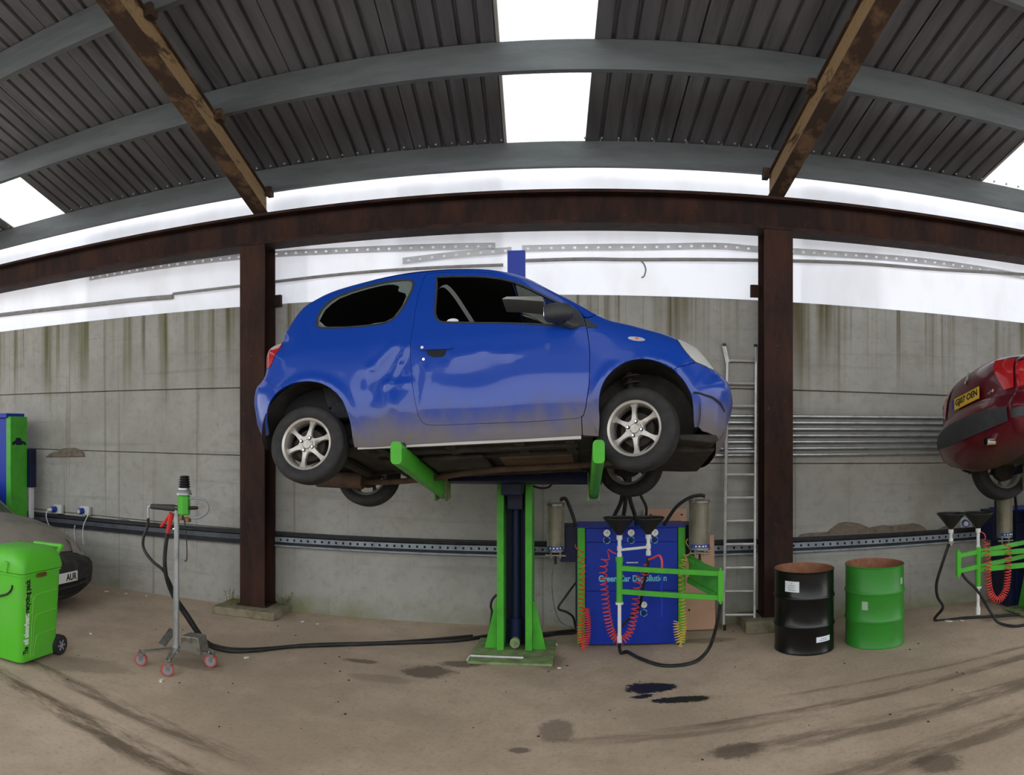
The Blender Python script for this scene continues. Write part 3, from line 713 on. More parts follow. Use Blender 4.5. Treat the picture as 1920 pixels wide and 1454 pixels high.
def ridge(x, z, a, b, w, amt):
    a = np.array(a); b = np.array(b); P = np.c_[x, z]; ab = b - a; t = np.clip(((P - a) @ ab) / (ab @ ab), 0, 1); d = np.hypot(*(P - a - t[:, None] * ab).T)
    return amt * np.exp(-(d / w) ** 2)
def dents(x, z):
    g = lambda cx, cz, sx, sz, a, r=0.0: a * np.exp(-((((x - cx) * math.cos(r) + (z - cz) * math.sin(r)) / sx) ** 2 + ((-(x - cx) * math.sin(r) + (z - cz) * math.cos(r)) / sz) ** 2))
    d = g(.60, .70, .13, .22, -.040, -.40) + g(.72, .70, .06, .12, -.016) + g(.735, .80, .045, .06, -.014)
    d = d + ridge(x, z, (.67, .93), (.50, .76), .030, .012) + ridge(x, z, (.50, .76), (.47, .58), .040, .012) + ridge(x, z, (.72, .82), (.62, .63), .024, .018) + ridge(x, z, (.62, .63), (.67, .46), .028, .014) + ridge(x, z, (.63, .64), (.78, .632), .020, .012) + ridge(x, z, (.77, .93), (.72, .81), .018, .014)
    d = d + g(.85, .60, .050, .20, -.014) + ridge(x, z, (.91, .72), (.885, .42), .028, .007) + ridge(x, z, (1.10, .80), (1.32, .835), .030, .0045) + ridge(x, z, (1.32, .835), (1.50, .80), .030, .0045) + ridge(x, z, (1.50, .80), (1.75, .83), .030, .004)
    d = d + g(1.2, .66, .25, .12, -.008) + g(1.05, .80, .06, .03, -.005)
    d = d + .0016 * np.sin(x * 9 + 2) * np.sin(z * 7) * (z < .95) + ridge(x, z, (1.30, .288), (1.75, .272), .022, -.010)
    return d
BC = Body(sil, yed, ZS_, WS_, dents, ([-.6, -.1, .4, 2.2, 2.7, 3.2], [.955, .985, 1, 1, .985, .95]), ((0.0, .345, .372), (2.435, .345, .374)))

YAW, PITCH, ROLL = R(-.2985), R(2.774), R(11.723)
T_CAR = Vector((-2.0315, 5.7252, 1.5937))
RM = Matrix.Rotation(YAW, 3, 'Z') @ Matrix.Rotation(-PITCH, 3, 'Y') @ Matrix.Rotation(-ROLL, 3, 'X')
car = thing('hatchback_car', 'blue three-door hatchback with a crumpled rear flank, raised and tilted on the lift', 'car', T_CAR, RM.to_euler())

archR = [(-.328, .330), (-.336, .409), (-.329, .487), (-.305, .557), (-.261, .612), (-.202, .661), (-.135, .688), (-.068, .701), (.007, .702), (.081, .689), (.14, .667), (.199, .631), (.25, .586), (.295, .531), (.324, .467), (.347, .391), (.359, .322), (.366, .24)]
archF = [(2.10, .187), (2.114, .294), (2.112, .395), (2.122, .48), (2.155, .56), (2.21, .622), (2.263, .662), (2.315, .688), (2.367, .701), (2.418, .705), (2.474, .700), (2.534, .682), (2.583, .658), (2.630, .628), (2.651, .605), (2.689, .562), (2.717, .519), (2.739, .470), (2.754, .426), (2.759, .335), (2.757, .27), (2.760, .222)]
archR = soften(archR); archF = soften(archF, 1)
kF = min(range(len(archF)), key=lambda k: abs(archF[k][0] - 2.634) + (archF[k][1] < .5) * 9)
kR = min(range(len(archR)), key=lambda k: abs(archR[k][0] + .205) + (archR[k][1] < .5) * 9)
i_split = BC.idx(-.449, .804); i_ap = BC.idx(2.143, 1.101); i_hl = BC.idx(2.706, .903); i_hb = BC.idx(2.964, .688)
door_rear = [(.852, 1.572), (.838, 1.545), (.824, 1.475), (.81, 1.385), (.802, 1.302), (.799, 1.219), (.797, 1.105), (.796, 1.02), (.790, .943), (.793, .856), (.799, .741), (.808, .642), (.823, .536), (.844, .432), (.857, .381), (.881, .341), (.914, .323)]
door_bot = [(1.009, .315), (1.191, .314), (1.402, .311), (1.615, .309), (1.826, .311), (1.975, .316)]
door_front = [(2.004, .335), (2.023, .391), (2.036, .46), (2.051, .538), (2.059, .625), (2.063, .699), (2.067, .76), (2.065, .835), (2.057, .937), (2.046, .999), (2.033, 1.064), (2.014, 1.112), (1.994, 1.145), (1.965, 1.172)]
door_top = [(1.89, 1.238), (1.82, 1.285), (1.74, 1.345), (1.66, 1.403), (1.595, 1.443), (1.525, 1.474), (1.46, 1.496), (1.40, 1.513), (1.34, 1.527), (1.25, 1.542), (1.15, 1.554), (1.05, 1.563), (.95, 1.570), (.875, 1.574)]
door = door_rear + door_bot + door_front + door_top
win = [(.932, 1.530), (.936, 1.47), (.940, 1.398), (.944, 1.258), (.947, 1.19), (.962, 1.141), (.987, 1.105), (1.021, 1.089), (1.158, 1.072), (1.319, 1.054), (1.411, 1.046), (1.622, 1.022), (1.778, 1.001), (1.891, .981), (1.950, .972), (1.962, 1.06), (1.950, 1.132), (1.925, 1.165), (1.86, 1.205), (1.805, 1.240), (1.752, 1.278), (1.671, 1.334), (1.60, 1.383), (1.53, 1.423), (1.46, 1.452), (1.40, 1.470), (1.34, 1.486), (1.25, 1.502), (1.15, 1.514), (1.05, 1.524), (.96, 1.532)]
qwin = soften([(.012, 1.19), (.002, 1.254), (.014, 1.316), (.046, 1.376), (.098, 1.427), (.155, 1.458), (.271, 1.492), (.388, 1.516), (.50, 1.535), (.60, 1.542), (.69, 1.540), (.740, 1.528), (.762, 1.50), (.764, 1.455), (.747, 1.385), (.726, 1.318), (.699, 1.251), (.665, 1.190), (.618, 1.142), (.545, 1.123), (.389, 1.119), (.21, 1.128), (.075, 1.143), (.028, 1.160)], 1, True)
qhole = [(.030, 1.22), (.040, 1.27), (.062, 1.33), (.102, 1.378), (.165, 1.425), (.277, 1.462), (.40, 1.487), (.493, 1.503), (.56, 1.506), (.594, 1.502), (.630, 1.485), (.648, 1.47), (.640, 1.448), (.646, 1.427), (.675, 1.415), (.70, 1.400), (.712, 1.376), (.705, 1.34), (.694, 1.294), (.665, 1.235), (.634, 1.180), (.575, 1.148), (.485, 1.143), (.444, 1.136), (.268, 1.140), (.108, 1.158), (.05, 1.185)]
body_side = BC.sub(i_split, i_ap) + [(2.108, 1.085), (2.085, 1.05), (2.046, 1.02)] + [p for p in door_front[::-1] if p[1] > 1.0][1:] 
# order: outline rear->A pillar, down the A pillar foot, back along the door top, down the door rear edge, along the sill, arch, bumper split
body_side = BC.sub(i_split, i_ap) + [(2.108, 1.082), (2.072, 1.058), (2.040, 1.064), (2.014, 1.112), (1.994, 1.145), (1.965, 1.172)] + door_top + door_rear + door_bot + [(1.987, .325), (1.985, .205), (1.6, .200), (1.184, .202), (.757, .197), (.50, .190), (.372, .195)] + archR[::-1][:len(archR) - kR] 
fender = BC.sub(i_ap, i_hl) + [(2.690, .866), (2.708, .815), (2.736, .76), (2.769, .715), (2.800, .684)] + archF[:kF + 1][::-1] + [(2.0, .200), (1.990, .205), (1.990, .322)] + door_front[:10] + [(2.036, 1.050), (2.075, 1.052), (2.112, 1.078)]
f_bump = BC.sub(i_hb, len(sil) - 1) + [(2.922, .150), (2.905, .178), (2.86, .192), (2.818, .199), (2.793, .222)] + archF[kF:][::-1] + [(2.800, .681), (2.861, .670), (2.907, .655), (2.942, .650)]
r_bump = BC.sub(0, i_split) + archR[:kR + 1][::-1] + [(-.345, .318), (-.39, .32)]
headl = BC.sub(i_hl, i_hb) + [(2.942, .652), (2.907, .657), (2.861, .672), (2.804, .686), (2.769, .717), (2.738, .762), (2.710, .817), (2.692, .868)]
taill = BC.sub(BC.idx(-.430, .886), BC.idx(-.300, 1.106)) + [(-.275, 1.075), (-.262, 1.040), (-.273, .993), (-.296, .954), (-.319, .896), (-.345, .866), (-.39, .86)]

pm = M['car_blue']
def both(name, poly, mt, holes=(), strip=None, lift=0.0, gap=.0022, parent=None, skirt=.02, near_only=False, step=.028, dent=True):
    mb = MB(); q = inset(poly, gap)
    BC.side(mb, q, holes, -1, step, lift, skirt, dent)
    if not near_only: BC.side(mb, q, holes, 1, step, lift, skirt)
    if strip:
        for a in strip: BC.strip(mb, *a)
    return mb.build(name, mt, parent or car, angle=48)
mb = MB(); BC.side(mb, body_side, [qwin], -1, .024, 0, .03, True); near = mb.build('body_side', pm, car, angle=48); near['label'] = 'crumpled blue rear flank and sill'
mb = MB(); BC.side(mb, body_side, [qwin], 1, .04, 0, .03); mb.build('body_side', pm, car, angle=48)
dn = None
for sg in (-1, 1):
    mb = MB(); BC.side(mb, inset(door, .0028), [win], sg, .024 if sg < 0 else .04, 0, .03, sg < 0); o = mb.build('door', pm, car, angle=48)
    if sg < 0: dn = o
    mb = MB(); BC.side(mb, inset(fender, .0024), [], sg, .024 if sg < 0 else .04, 0, .025, False); mb.build('front_wing', pm, car, angle=48)
    mb = MB(); BC.side(mb, inset(headl, .003), [], sg, .02, .002, .02, False); o = mb.build('headlamp', M['lens_clear'], car, angle=48)
    mb = MB(); BC.side(mb, inset(headl, .010), [], sg, .03, -.035, .0, False); mb.build('reflector', M['alu'], o)
    mb = MB(); BC.side(mb, inset(taill, .003), [], sg, .02, .005, .02, False); o = mb.build('tail_lamp', M['lens_red'], car, angle=48)
    mb = MB(); tl = [(-.30, 1.092), (-.345, 1.08), (-.385, 1.052), (-.40, 1.025), (-.33, 1.01), (-.285, 1.02), (-.275, 1.06)]; BC.side(mb, tl, [], sg, .02, .0075, .01, False); mb.build('reversing_lens', M['lens_clear'], o)
both('front_bumper', f_bump, pm, strip=[(i_hb, len(sil) - 1, (.08, .05))], dent=False)
both('rear_bumper', r_bump, pm, strip=[(0, i_split, (.05, .09))], dent=False)
def top_part(name, a, b, bulge, mt, trim=0.0): 
    mb = MB(); BC.strip(mb, a, b, bulge, 16, trim); return mb.build(name, mt, car, angle=50)
iw = BC.idx(1.47, 1.526); ir = BC.idx(-.142, 1.392); ig = BC.idx(-.271, 1.162)
top_part('tailgate', i_split, ig, (.09, .07), pm); top_part('rear_window', ig, ir, (.07, .05), M['glass']); top_part('roof', ir, iw, (.05, .045), pm)
mb = MB(); BC.strip(mb, ir, iw, (.05, .045), 12, .03, -.03); mb.build('headliner', M['inner'], car)
top_part('windscreen', iw, BC.idx(2.194, 1.070), (.045, .10), M['glass']); top_part('bonnet', BC.idx(2.194, 1.070), i_hl, (.10, .07), pm); top_part('grille', i_hl, i_hb, (.07, .08), pm)
# inner shell keeps daylight out of the shut lines
for sg in (-1, 1):
    whole = BC.sub(0, len(sil) - 1) + [(2.922, .150), (2.86, .20), (2.79, .23)] + archF[::-1] + [(1.6, .21), (.757, .21), (.38, .21)] + archR[::-1] + [(-.39, .33)]
    mb = MB(); q = inset(whole, .004); BC.side(mb, q, [inset(qwin, .007), inset(win, .007)], sg, .05, -.040, 0, sg < 0); mb.build('inner_panel', M['inner'], car, smooth=False)

# window frames, broken glass, handle, lamp, mirror
def ring(name, outer, inner_, mt, lift, sg=-1, parent=None, skirt=.012):
    mb = MB(); BC.side(mb, outer, [inner_], sg, .03, lift, skirt); return mb.build(name, mt, parent or car, angle=48)
ring('window_seal', inset(qwin, -.002), inset(qwin, .013), M['trim'], .003)
ring('window_seal', inset(win, -.002), inset(win, .012), M['trim'], .003, -1, dn)
M['shard'] = glassmat('pale_green_broken_glass', (.50, .62, .58), .08, .75)
mb = MB(); BC.side(mb, inset(qwin, .010), [qhole], -1, .03, -.006, .004); o = mb.build('broken_window_glass', M['shard'], car); o['label'] = 'jagged remains of the rear side window glass'
for w_ in (qwin, win):
    mb = MB(); BC.side(mb, inset(w_, .006), [], 1, .08, -.008, .004); mb.build('side_window', M['glass'], car)
hand = [(.868, .884), (.872, .900), (.888, .908), (.98, .902), (1.085, .893), (1.103, .882), (1.107, .868), (1.085, .858), (.98, .862), (.885, .864), (.870, .870)]
mb = MB(); BC.side(mb, hand, [], -1, .02, .020, .024); o = mb.build('door_handle', pm, dn, angle=40)
mb = MB(); BC.side(mb, [(.912, .862), (1.060, .856), (1.052, .825), (1.030, .808), (.965, .808), (.930, .825)], [], -1, .02, .0035, 0); mb.build('handle_recess', M['inner'], dn)
hx = lambda x, z, d: (x, -float(BC.width([(x, z)], True)[0]) - d, z)
mb = MB(); mb.cyl(hx(.886, .884, .015), hx(.886, .884, .024), .011, n=14); mb.build('lock_barrel', M['chrome'], dn)
mb = MB(); mb.cyl(hx(.895, .797, -.004), hx(.895, .797, .008), .010, n=12); mb.build('lock_barrel', M['chrome'], dn)
mk = [(2.396 + .060 * math.cos(a) , .861 + .017 * math.sin(a) - .13 * .060 * math.cos(a)) for a in [2 * math.pi * k / 20 for k in range(20)]]
for sg in (-1, 1):
    mb = MB(); BC.side(mb, mk, [], sg, .02, .008, .01); o = mb.build('side_repeater', M['lens_clear'], car)
    mb = MB(); mb.sphere((2.398, sg * (float(BC.width([(2.398, .861)])[0]) + .006), .862), (.013, .006, .012)); mb.build('bulb', M['lens_amber'], o)
for sg in (-1, 1):
    mb = MB(); BC.side(mb, [(1.955, 1.150), (1.988, 1.137), (2.012, 1.095), (2.030, 1.040), (2.044, .975), (1.950, .978)], [], sg, .03, .004, .01); mb.build('mirror_base', M['trim'], car)
    mb = MB(); BC.side(mb, [(2.042, 1.050), (2.070, 1.030), (2.132, .968), (2.128, .960), (2.052, .962)], [], sg, .03, .004, .006); mb.build('corner_trim', M['trim'], car)
    # mirror housing: rounded shell with a flat glass towards the tail
    mb = MB(); pr = []
    cs = [(1.768, .050, .040), (1.780, .066, .052), (1.815, .076, .059), (1.87, .080, .060), (1.925, .072, .054), (1.955, .050, .038), (1.966, .016, .012)]
    for x, hy, hz in cs:
        row = []
        for k in range(20):
            a = 2 * math.pi * k / 20; cy, sy = math.cos(a), math.sin(a)
            row.append((x, sg * (.905 + hy * math.copysign(abs(cy) ** .62, cy)), 1.043 + hz * math.copysign(abs(sy) ** .62, sy)))
        pr.append(row)
    v = [p for r_ in pr for p in r_]; n = 20
    mb.add(v, [(a * n + k, a * n + (k + 1) % n, (a + 1) * n + (k + 1) % n, (a + 1) * n + k) for a in range(len(cs) - 1) for k in range(n)] + [tuple(range(n)), tuple(range((len(cs) - 1) * n, len(cs) * n))])
    o = mb.build('door_mirror', M['trim'], car, angle=50)
    mb = MB(); mb.box((1.766, sg * .905, 1.043), (.004, .085, .066)); mb.build('mirror_glass', M['chrome'], o, bevel=.001)
    mb = MB(); mb.tube([(1.90, sg * .86, 1.00), (1.945, sg * .82, .985), (1.985, sg * .785, .995)], [.030, .034, .030], 10); mb.build('mirror_arm', M['trim'], o)
    # bumper rubbing groove and sill flange
    mo = [(2.764, .462), (2.816, .456), (2.912, .437), (2.975, .405), (3.01, .36), (3.005, .345), (2.965, .385), (2.905, .421), (2.815, .441), (2.764, .446)]
    mb = MB(); BC.side(mb, mo, [], sg, .02, .002, .004); mb.build('bumper_groove', M['inner'], car)
    mb = MB(); mb.bb((.39, sg * .742, .180), (1.98, sg * .758, .208)); mb.build('sill_flange', M['beige'], car, smooth=False)

# wheels: near side silver, front pair steered
DR, DF = .0573, .0556
wheel(car, (0, -.715, .29 - DR), -1, 0, R(18), nuts=True); wheel(car, (2.37, -.705, .29 - DF), -1, R(-21), R(30), nuts=True)
wheel(car, (0, .715, .29 - DR), 1, 0, R(10)); wheel(car, (2.37, .705, .29 - DF), 1, R(-21), R(40))
# wheel wells, floor pan, axle, struts, exhaust, undertray, cabin
for ax in (0.01, 2.435):
    for sg in (-1, 1):
        mb = MB(); n = 22; v = []
        for k in range(n + 1):
            a = R(-22) + (math.pi + R(44)) * k / n
            for yy in (.80, .44): v.append((ax + .374 * math.cos(a), sg * yy, .345 + .366 * math.sin(a)))
        f = [(2 * k, 2 * k + 1, 2 * k + 3, 2 * k + 2) for k in range(n)]; v.append((ax, sg * .44, .30)); f += [(2 * k + 1, 2 * k + 3, len(v) - 1) for k in range(n)]
        mb.add(v, f).build('wheel_well', M['black_under'], car)
mb = MB(); mb.bb((-.36, -.62, .23), (.0, .62, .30)); mb.bb((0, -.45, .22), (.40, .45, .30)); mb.bb((.36, -.745, .195), (2.06, .745, .25)); mb.bb((2.0, -.43, .20), (2.75, .43, .30))
for yy in (-.55, -.30, .30, .55): mb.bb((.42, yy - .045, .165), (1.95, yy + .045, .20))
for xx in (.55, 1.05, 1.55, 1.9): mb.bb((xx - .035, -.70, .172), (xx + .035, .70, .198))
mb.build('floor_pan', M['black_under'], car, smooth=False, bevel=.006)
M['tank'] = worn('rust_brown_heat_shield', (.09, .055, .035), (.05, .035, .025), 8, .8)
mb = MB(); mb.bb((.78, -.42, .135), (1.25, .42, .185)); mb.build('fuel_tank', M['black_under'], car, bevel=.03)
mb = MB(); mb.bb((1.35, -.30, .150), (1.90, .10, .176)); mb.build('heat_shield', M['tank'], car, smooth=False, bevel=.01)
mb = MB(); mb.tube(smooth_path([(2.3, .05, .15), (1.9, .05, .13), (1.2, .06, .125), (.7, .20, .10), (.2, .45, .12), (-.3, .45, .16)], 6), .026, 10); mb.cyl((.05, .40, .13), (-.38, .40, .16), .075, n=16); mb.build('exhaust', M['tank'], car)
mb = MB(); mb.tube([(.02, -.58, .22), (.10, -.40, .20), (.12, 0, .19), (.10, .40, .20), (.02, .58, .22)], .045, 10)
for sg in (-1, 1):
    mb.tube([(.02, sg * .56, .22), (.35, sg * .52, .24)], .035, 8)
    for k in range(6): mb.tube([(.03 + .045 * math.cos(a), sg * .50 + .045 * math.sin(a), .30 + .05 * k + .05 * a / 6.283) for a in [2 * math.pi * q / 12 for q in range(13)]], .008, 5)
mb.build('rear_axle', M['black_under'], car)
for sg in (-1, 1):
    mb = MB()
    mb.tube([(2.37, sg * .58, .26), (2.34, sg * .52, .70)], .028, 10); mb.tube([(2.37, sg * .60, .17), (2.25, sg * .30, .19)], .03, 8); mb.tube([(2.37, sg * .58, .24), (2.32, sg * .20, .26)], .02, 8)
    for k in range(5): mb.tube([(2.355 + .06 * math.cos(a), sg * .555 + .06 * math.sin(a), .42 + .05 * k + .05 * a / 6.283) for a in [2 * math.pi * q / 12 for q in range(13)]], .008, 5)
    mb.build('front_strut', M['black_under'], car)
mb = MB(); pl = [(2.10, .215), (2.80, .195), (2.90, .165), (2.96, .20), (2.99, .17), (2.93, .10), (2.80, .105), (2.62, .12), (2.10, .17)]
mb.prism(pl, lambda a, b, d: (a, -.44 + d, b), .95); mb.build('undertray', M['black_under'], car, smooth=False, bevel=.012)
mb = MB(); mb.prism([(2.66, .20), (2.92, .19), (2.945, .15), (2.90, .125), (2.66, .16)], lambda a, b, d: (a, -.66 + d, b), 1.32); mb.build('lower_valance', M['black_under'], car, smooth=False, bevel=.01)
mb = MB(); mb.bb((.1, -.66, .25), (2.05, .66, .28)); mb.bb((-.3, -.55, .30), (.1, .55, .75)); mb.bb((2.0, -.62, .30), (2.12, .62, 1.02)); mb.build('cabin_floor', M['inner'], car, smooth=False)
mb = MB(); mb.prism([(1.80, .62), (2.12, .62), (2.16, 1.03), (1.98, 1.05), (1.82, .96)], lambda a, b, d: (a, -.66 + d, b), 1.32); mb.build('dashboard', M['trim'], car, smooth=False, bevel=.02)
for yy in (-.34, .34):
    t_ = bpy.data.objects.new('front_seat', None); COL.objects.link(t_); t_.parent = car; t_.location = (1.15, yy, .30)
    mb = MB(); mb.box((.18, 0, .12), (.50, .46, .20), Matrix.Rotation(R(-8), 3, 'Y')); mb.build('cushion', M['seat'], t_, bevel=.06, seg=3)
    mb = MB(); mb.box((-.14, 0, .46), (.15, .44, .62), Matrix.Rotation(R(-16), 3, 'Y')); mb.build('backrest', M['seat'], t_, bevel=.05, seg=3)
    mb = MB(); mb.box((-.26, 0, .87), (.09, .25, .16), Matrix.Rotation(R(-12), 3, 'Y')); mb.build('headrest', M['seat'], t_, bevel=.035, seg=3)
mb = MB(); mb.bb((.1, -.60, .45), (.45, .60, .60)); mb.box((.08, 0, .82), (.16, 1.2, .56), Matrix.Rotation(R(-14), 3, 'Y')); mb.build('rear_seat', M['seat'], car, bevel=.05)
mb = MB(); Q = Matrix.Rotation(R(62), 3, 'Y'); c0 = Vector((1.73, -.34, .96))
mb.tube([c0 + Q @ Vector((.185 * math.cos(a), .185 * math.sin(a), 0)) for a in [2 * math.pi * k / 28 for k in range(28)]], .015, 8, closed=True)
mb.box(c0, (.10, .14, .04), Q); mb.box(c0, (.03, .36, .02), Q); mb.tube([c0, c0 + Vector((.18, 0, -.08))], .03, 8); mb.build('steering_wheel', M['trim'], car)
M['belt'] = mat('grey_seat_belt_webbing', (.10, .10, .10), .8)
mb = MB(); P = smooth_path([(.955, -.60, 1.42), (.985, -.605, 1.435), (1.02, -.60, 1.43), (1.08, -.58, 1.36), (1.17, -.555, 1.21), (1.28, -.53, 1.02)], 6)
for a, b in zip(P, P[1:]):
    mb.add([a + Vector((-.012, 0, -.010)), a + Vector((.012, 0, .010)), b + Vector((.012, 0, .010)), b + Vector((-.012, 0, -.010))], [(0, 1, 2, 3)])
mb.build('seat_belt', M['belt'], car)
mb = MB(); mb.prism([(1.413, 1.366), (1.45, 1.384), (1.73, 1.366), (1.735, 1.322), (1.55, 1.350)], lambda a, b, d: (a, -.44 + d, b), .28); mb.build('sun_visor', M['beige'], car, smooth=False, bevel=.006)
mb = MB(); mb.sphere((1.085, -.715, 1.108), (.045, .02, .020)); o = mb.build('airbag_scrap', M['paper'], car); o['label'] = 'white scrap poking above the door sill'

# ------------------------------------------------------------------ equipment (coordinates in world metres)
def bw(mb, name, mt, parent, base=None, **k):
    """build a part given in world coordinates under a thing whose Empty stands at its base"""
    b = Vector(base if base is not None else parent.location)
    mb.v = [tuple(Vector(p) - b) for p in mb.v]
    return mb.build(name, mt, parent, **k)
def tubeo(name, pts, r, mt, parent=None, n=8, k=8, base=None):
    mb = MB(); mb.tube(smooth_path(pts, k), r, n)
    return bw(mb, name, mt, parent, base) if parent is not None else mb.build(name, mt)
def spiral_mb(path, r, pitch, tr, k=20, stretch=None):
    P = smooth_path(path, 14); acc = [0.0]
    for a, b in zip(P, P[1:]): acc.append(acc[-1] + (b - a).length)
    L = acc[-1]; out = []; u = (P[1] - P[0]).orthogonal().normalized(); ph = 0.0; s = 0.0; i = 0
    while s < L:
        while i < len(P) - 2 and acc[i + 1] < s: i += 1
        t = (P[i + 1] - P[i]).normalized(); c = P[i].lerp(P[i + 1], (s - acc[i]) / max(acc[i + 1] - acc[i], 1e-6))
        u = (u - t * u.dot(t)).normalized(); w = t.cross(u)
        out.append(c + (u * math.cos(ph) + w * math.sin(ph)) * r)
        pt = pitch(s / L) if callable(pitch) else pitch
        ph += 2 * math.pi / 12; s += pt / 12
    mb = MB(); mb.tube(out, tr, 5); return mb

# ---- main lift -------------------------------------------------------------
lift = thing('post_lift', 'green single-post vehicle lift carrying the blue hatchback', 'lift', (-.725, 6.95, 0))
mb = MB(); mb.bb((-1.11, 6.46, 0), (-.35, 7.24, .022)); bw(mb, 'base_plate', M['green_dusty'], lift, smooth=False, bevel=.004)
for x0, x1 in ((-.892, -.827), (-.624, -.559)):
    mb = MB(); mb.bb((x0, 6.83, .022), (x1, 7.11, 2.30)); bw(mb, 'column_channel', M['green'], lift, smooth=False, bevel=.006)
mb = MB(); mb.bb((-.827, 7.06, .022), (-.624, 7.10, 2.28)); bw(mb, 'column_back', M['navy'], lift, smooth=False)
for s in (-1, 1):
    xa = -.725 + s * .167; mb = MB(); mb.prism([(xa, .022), (xa + s * .127, .022), (xa + s * .115, .06), (xa + s * .02, .475), (xa, .48)], lambda a, b, d: (a, 6.90 + d, b), .016); bw(mb, 'gusset', M['green'], lift, smooth=False)
    mb = MB(); mb.prism([(6.98, .022), (7.235, .022), (7.11, .40), (6.98, .40)], lambda a, b, d: (xa + s * .001 + s * d, a, b), .014); bw(mb, 'gusset', M['green'], lift, smooth=False)
mb = MB(); mb.cyl((-.725, 6.97, .10), (-.725, 6.97, 1.60), .042, n=20); mb.cyl((-.725, 6.97, .08), (-.725, 6.97, .30), .060, n=20); bw(mb, 'hydraulic_ram', M['navy'], lift)
mb = MB(); mb.cyl((-.725, 6.855, .085), (-.725, 6.91, .085), .047, n=20); mb.cyl((-.725, 6.845, .085), (-.725, 6.86, .085), .014, n=10); bw(mb, 'ram_pivot', M['green_dusty'], lift)
mb = MB(); mb.bb((-.81, 6.985, 1.55), (-.64, 7.055, 3.815)); bw(mb, 'sliding_mast', M['blue'], lift, smooth=False, bevel=.006)
TL = Matrix.Rotation(R(-12.4), 3, 'X')
mb = MB(); mb.box((-.66, 6.50, 1.660), (1.50, .16, .09), TL); bw(mb, 'cross_beam', M['navy'], lift, smooth=False, bevel=.008)
mb = MB(); mb.bb((-.82, 6.56, 1.50), (-.63, 6.96, 1.66)); mb.bb((-.80, 6.86, 1.34), (-.65, 6.96, 1.70)); bw(mb, 'carriage', M['navy'], lift, smooth=False, bevel=.01)
for X, zt in ((-1.333, 2.005), (.045, 2.018)):
    pl = [(.042 * cx_ * 1.0 if False else cx_, cz_) for cx_, cz_ in [(.040 * a + .0 , .078 * b) for a, b in ((-1, -.7), (-1, .7), (-.75, .93), (-.45, 1), (.45, 1), (.75, .93), (1, .7), (1, -.7), (.75, -.93), (.45, -1), (-.45, -1), (-.75, -.93))]]
    mb = MB(); y0, y1 = 4.87, 6.52; sl = -.232
    mb.prism(pl, lambda a, b, d: (X + a - .03 * (d > 0) * (X > 0), y0 + d, zt - .082 + b + sl * d), y1 - y0); bw(mb, 'support_arm', M['green'], lift, angle=40)
    for s in (-1, 1):
        mb = MB(); xc = X + s * .048 - (.03 if X > 0 else 0); mb.prism([(6.33, 1.47), (6.40, 1.455), (6.56, 1.47), (6.56, 1.70), (6.33, 1.72)], lambda a, b, d: (xc + d - .006, a, b), .012); bw(mb, 'arm_tab', M['green_dusty'], lift, smooth=False)
    for s, yy in ((0, 5.02), (1, 6.25)):
        mb = MB(); mb.cyl((X, yy, zt + sl * (yy - y0) - .006), (X, yy, zt + sl * (yy - y0) + .020), .036, .032, n=14); bw(mb, 'rubber_pad', M['rubber'], lift)
mb = MB(); mb.tube([(-1.117, 6.5, 0.016), (-1.115, 6.56, .030), (-1.10, 6.60, .030), (-.62, 6.60, .030)], .009, 6)
tag(mb.build('bent_rod', M['white']), 'thin white bent rod lying on the lift\'s dusty base plate', 'rod')

# ---- depollution station -----------------------------------------------------
cab = thing('depollution_cabinet', 'blue cabinet with green corner strips and gauges beside the main lift', 'cabinet', (.383, 7.28, 0))
mb = MB(); mb.bb((-.062, 7.085, .02), (.832, 7.50, 1.146)); bw(mb, 'body', M['blue'], cab, smooth=False, bevel=.008)
for a, b in ((-.142, -.064), (.834, .908)):
    mb = MB(); mb.bb((a, 7.075, .02), (b, 7.50, 1.152)); bw(mb, 'corner_strip', M['green'], cab, smooth=False, bevel=.01)
for z0, z1 in ((.025, .535), (.54, 1.006), (1.011, 1.143)):
    mb = MB(); mb.bb((-.058, 7.066, z0), (.828, 7.086, z1)); o = bw(mb, 'front_panel', M['blue'], cab, smooth=False, bevel=.003)
    if z1 > .6 and z1 < 1.1:
        mb = MB(); mb.tube([(.335, 7.066, .815), (.335, 7.048, .815), (.44, 7.048, .815), (.44, 7.066, .815)], .006, 6); bw(mb, 'handle', M['white'], o, cab.location)
mb = MB(); mb.bb((-.15, 7.07, 1.146), (.915, 7.51, 1.160)); bw(mb, 'top_plate', M['blue'], cab, smooth=False, bevel=.003)
mb = MB(); mb.bb((-.31, 7.17, .80), (-.142, 7.46, 1.15)); bw(mb, 'side_box', M['navy'], cab, smooth=False, bevel=.006)
mb = MB(); mb.bb((.908, 7.16, .85), (1.02, 7.46, 1.16)); bw(mb, 'side_box', M['navy'], cab, smooth=False, bevel=.006)
mb = MB(); mb.bb((-.16, 7.10, .16), (-.10, 7.2, .85)); bw(mb, 'cable_duct', M['navy'], cab, smooth=False)
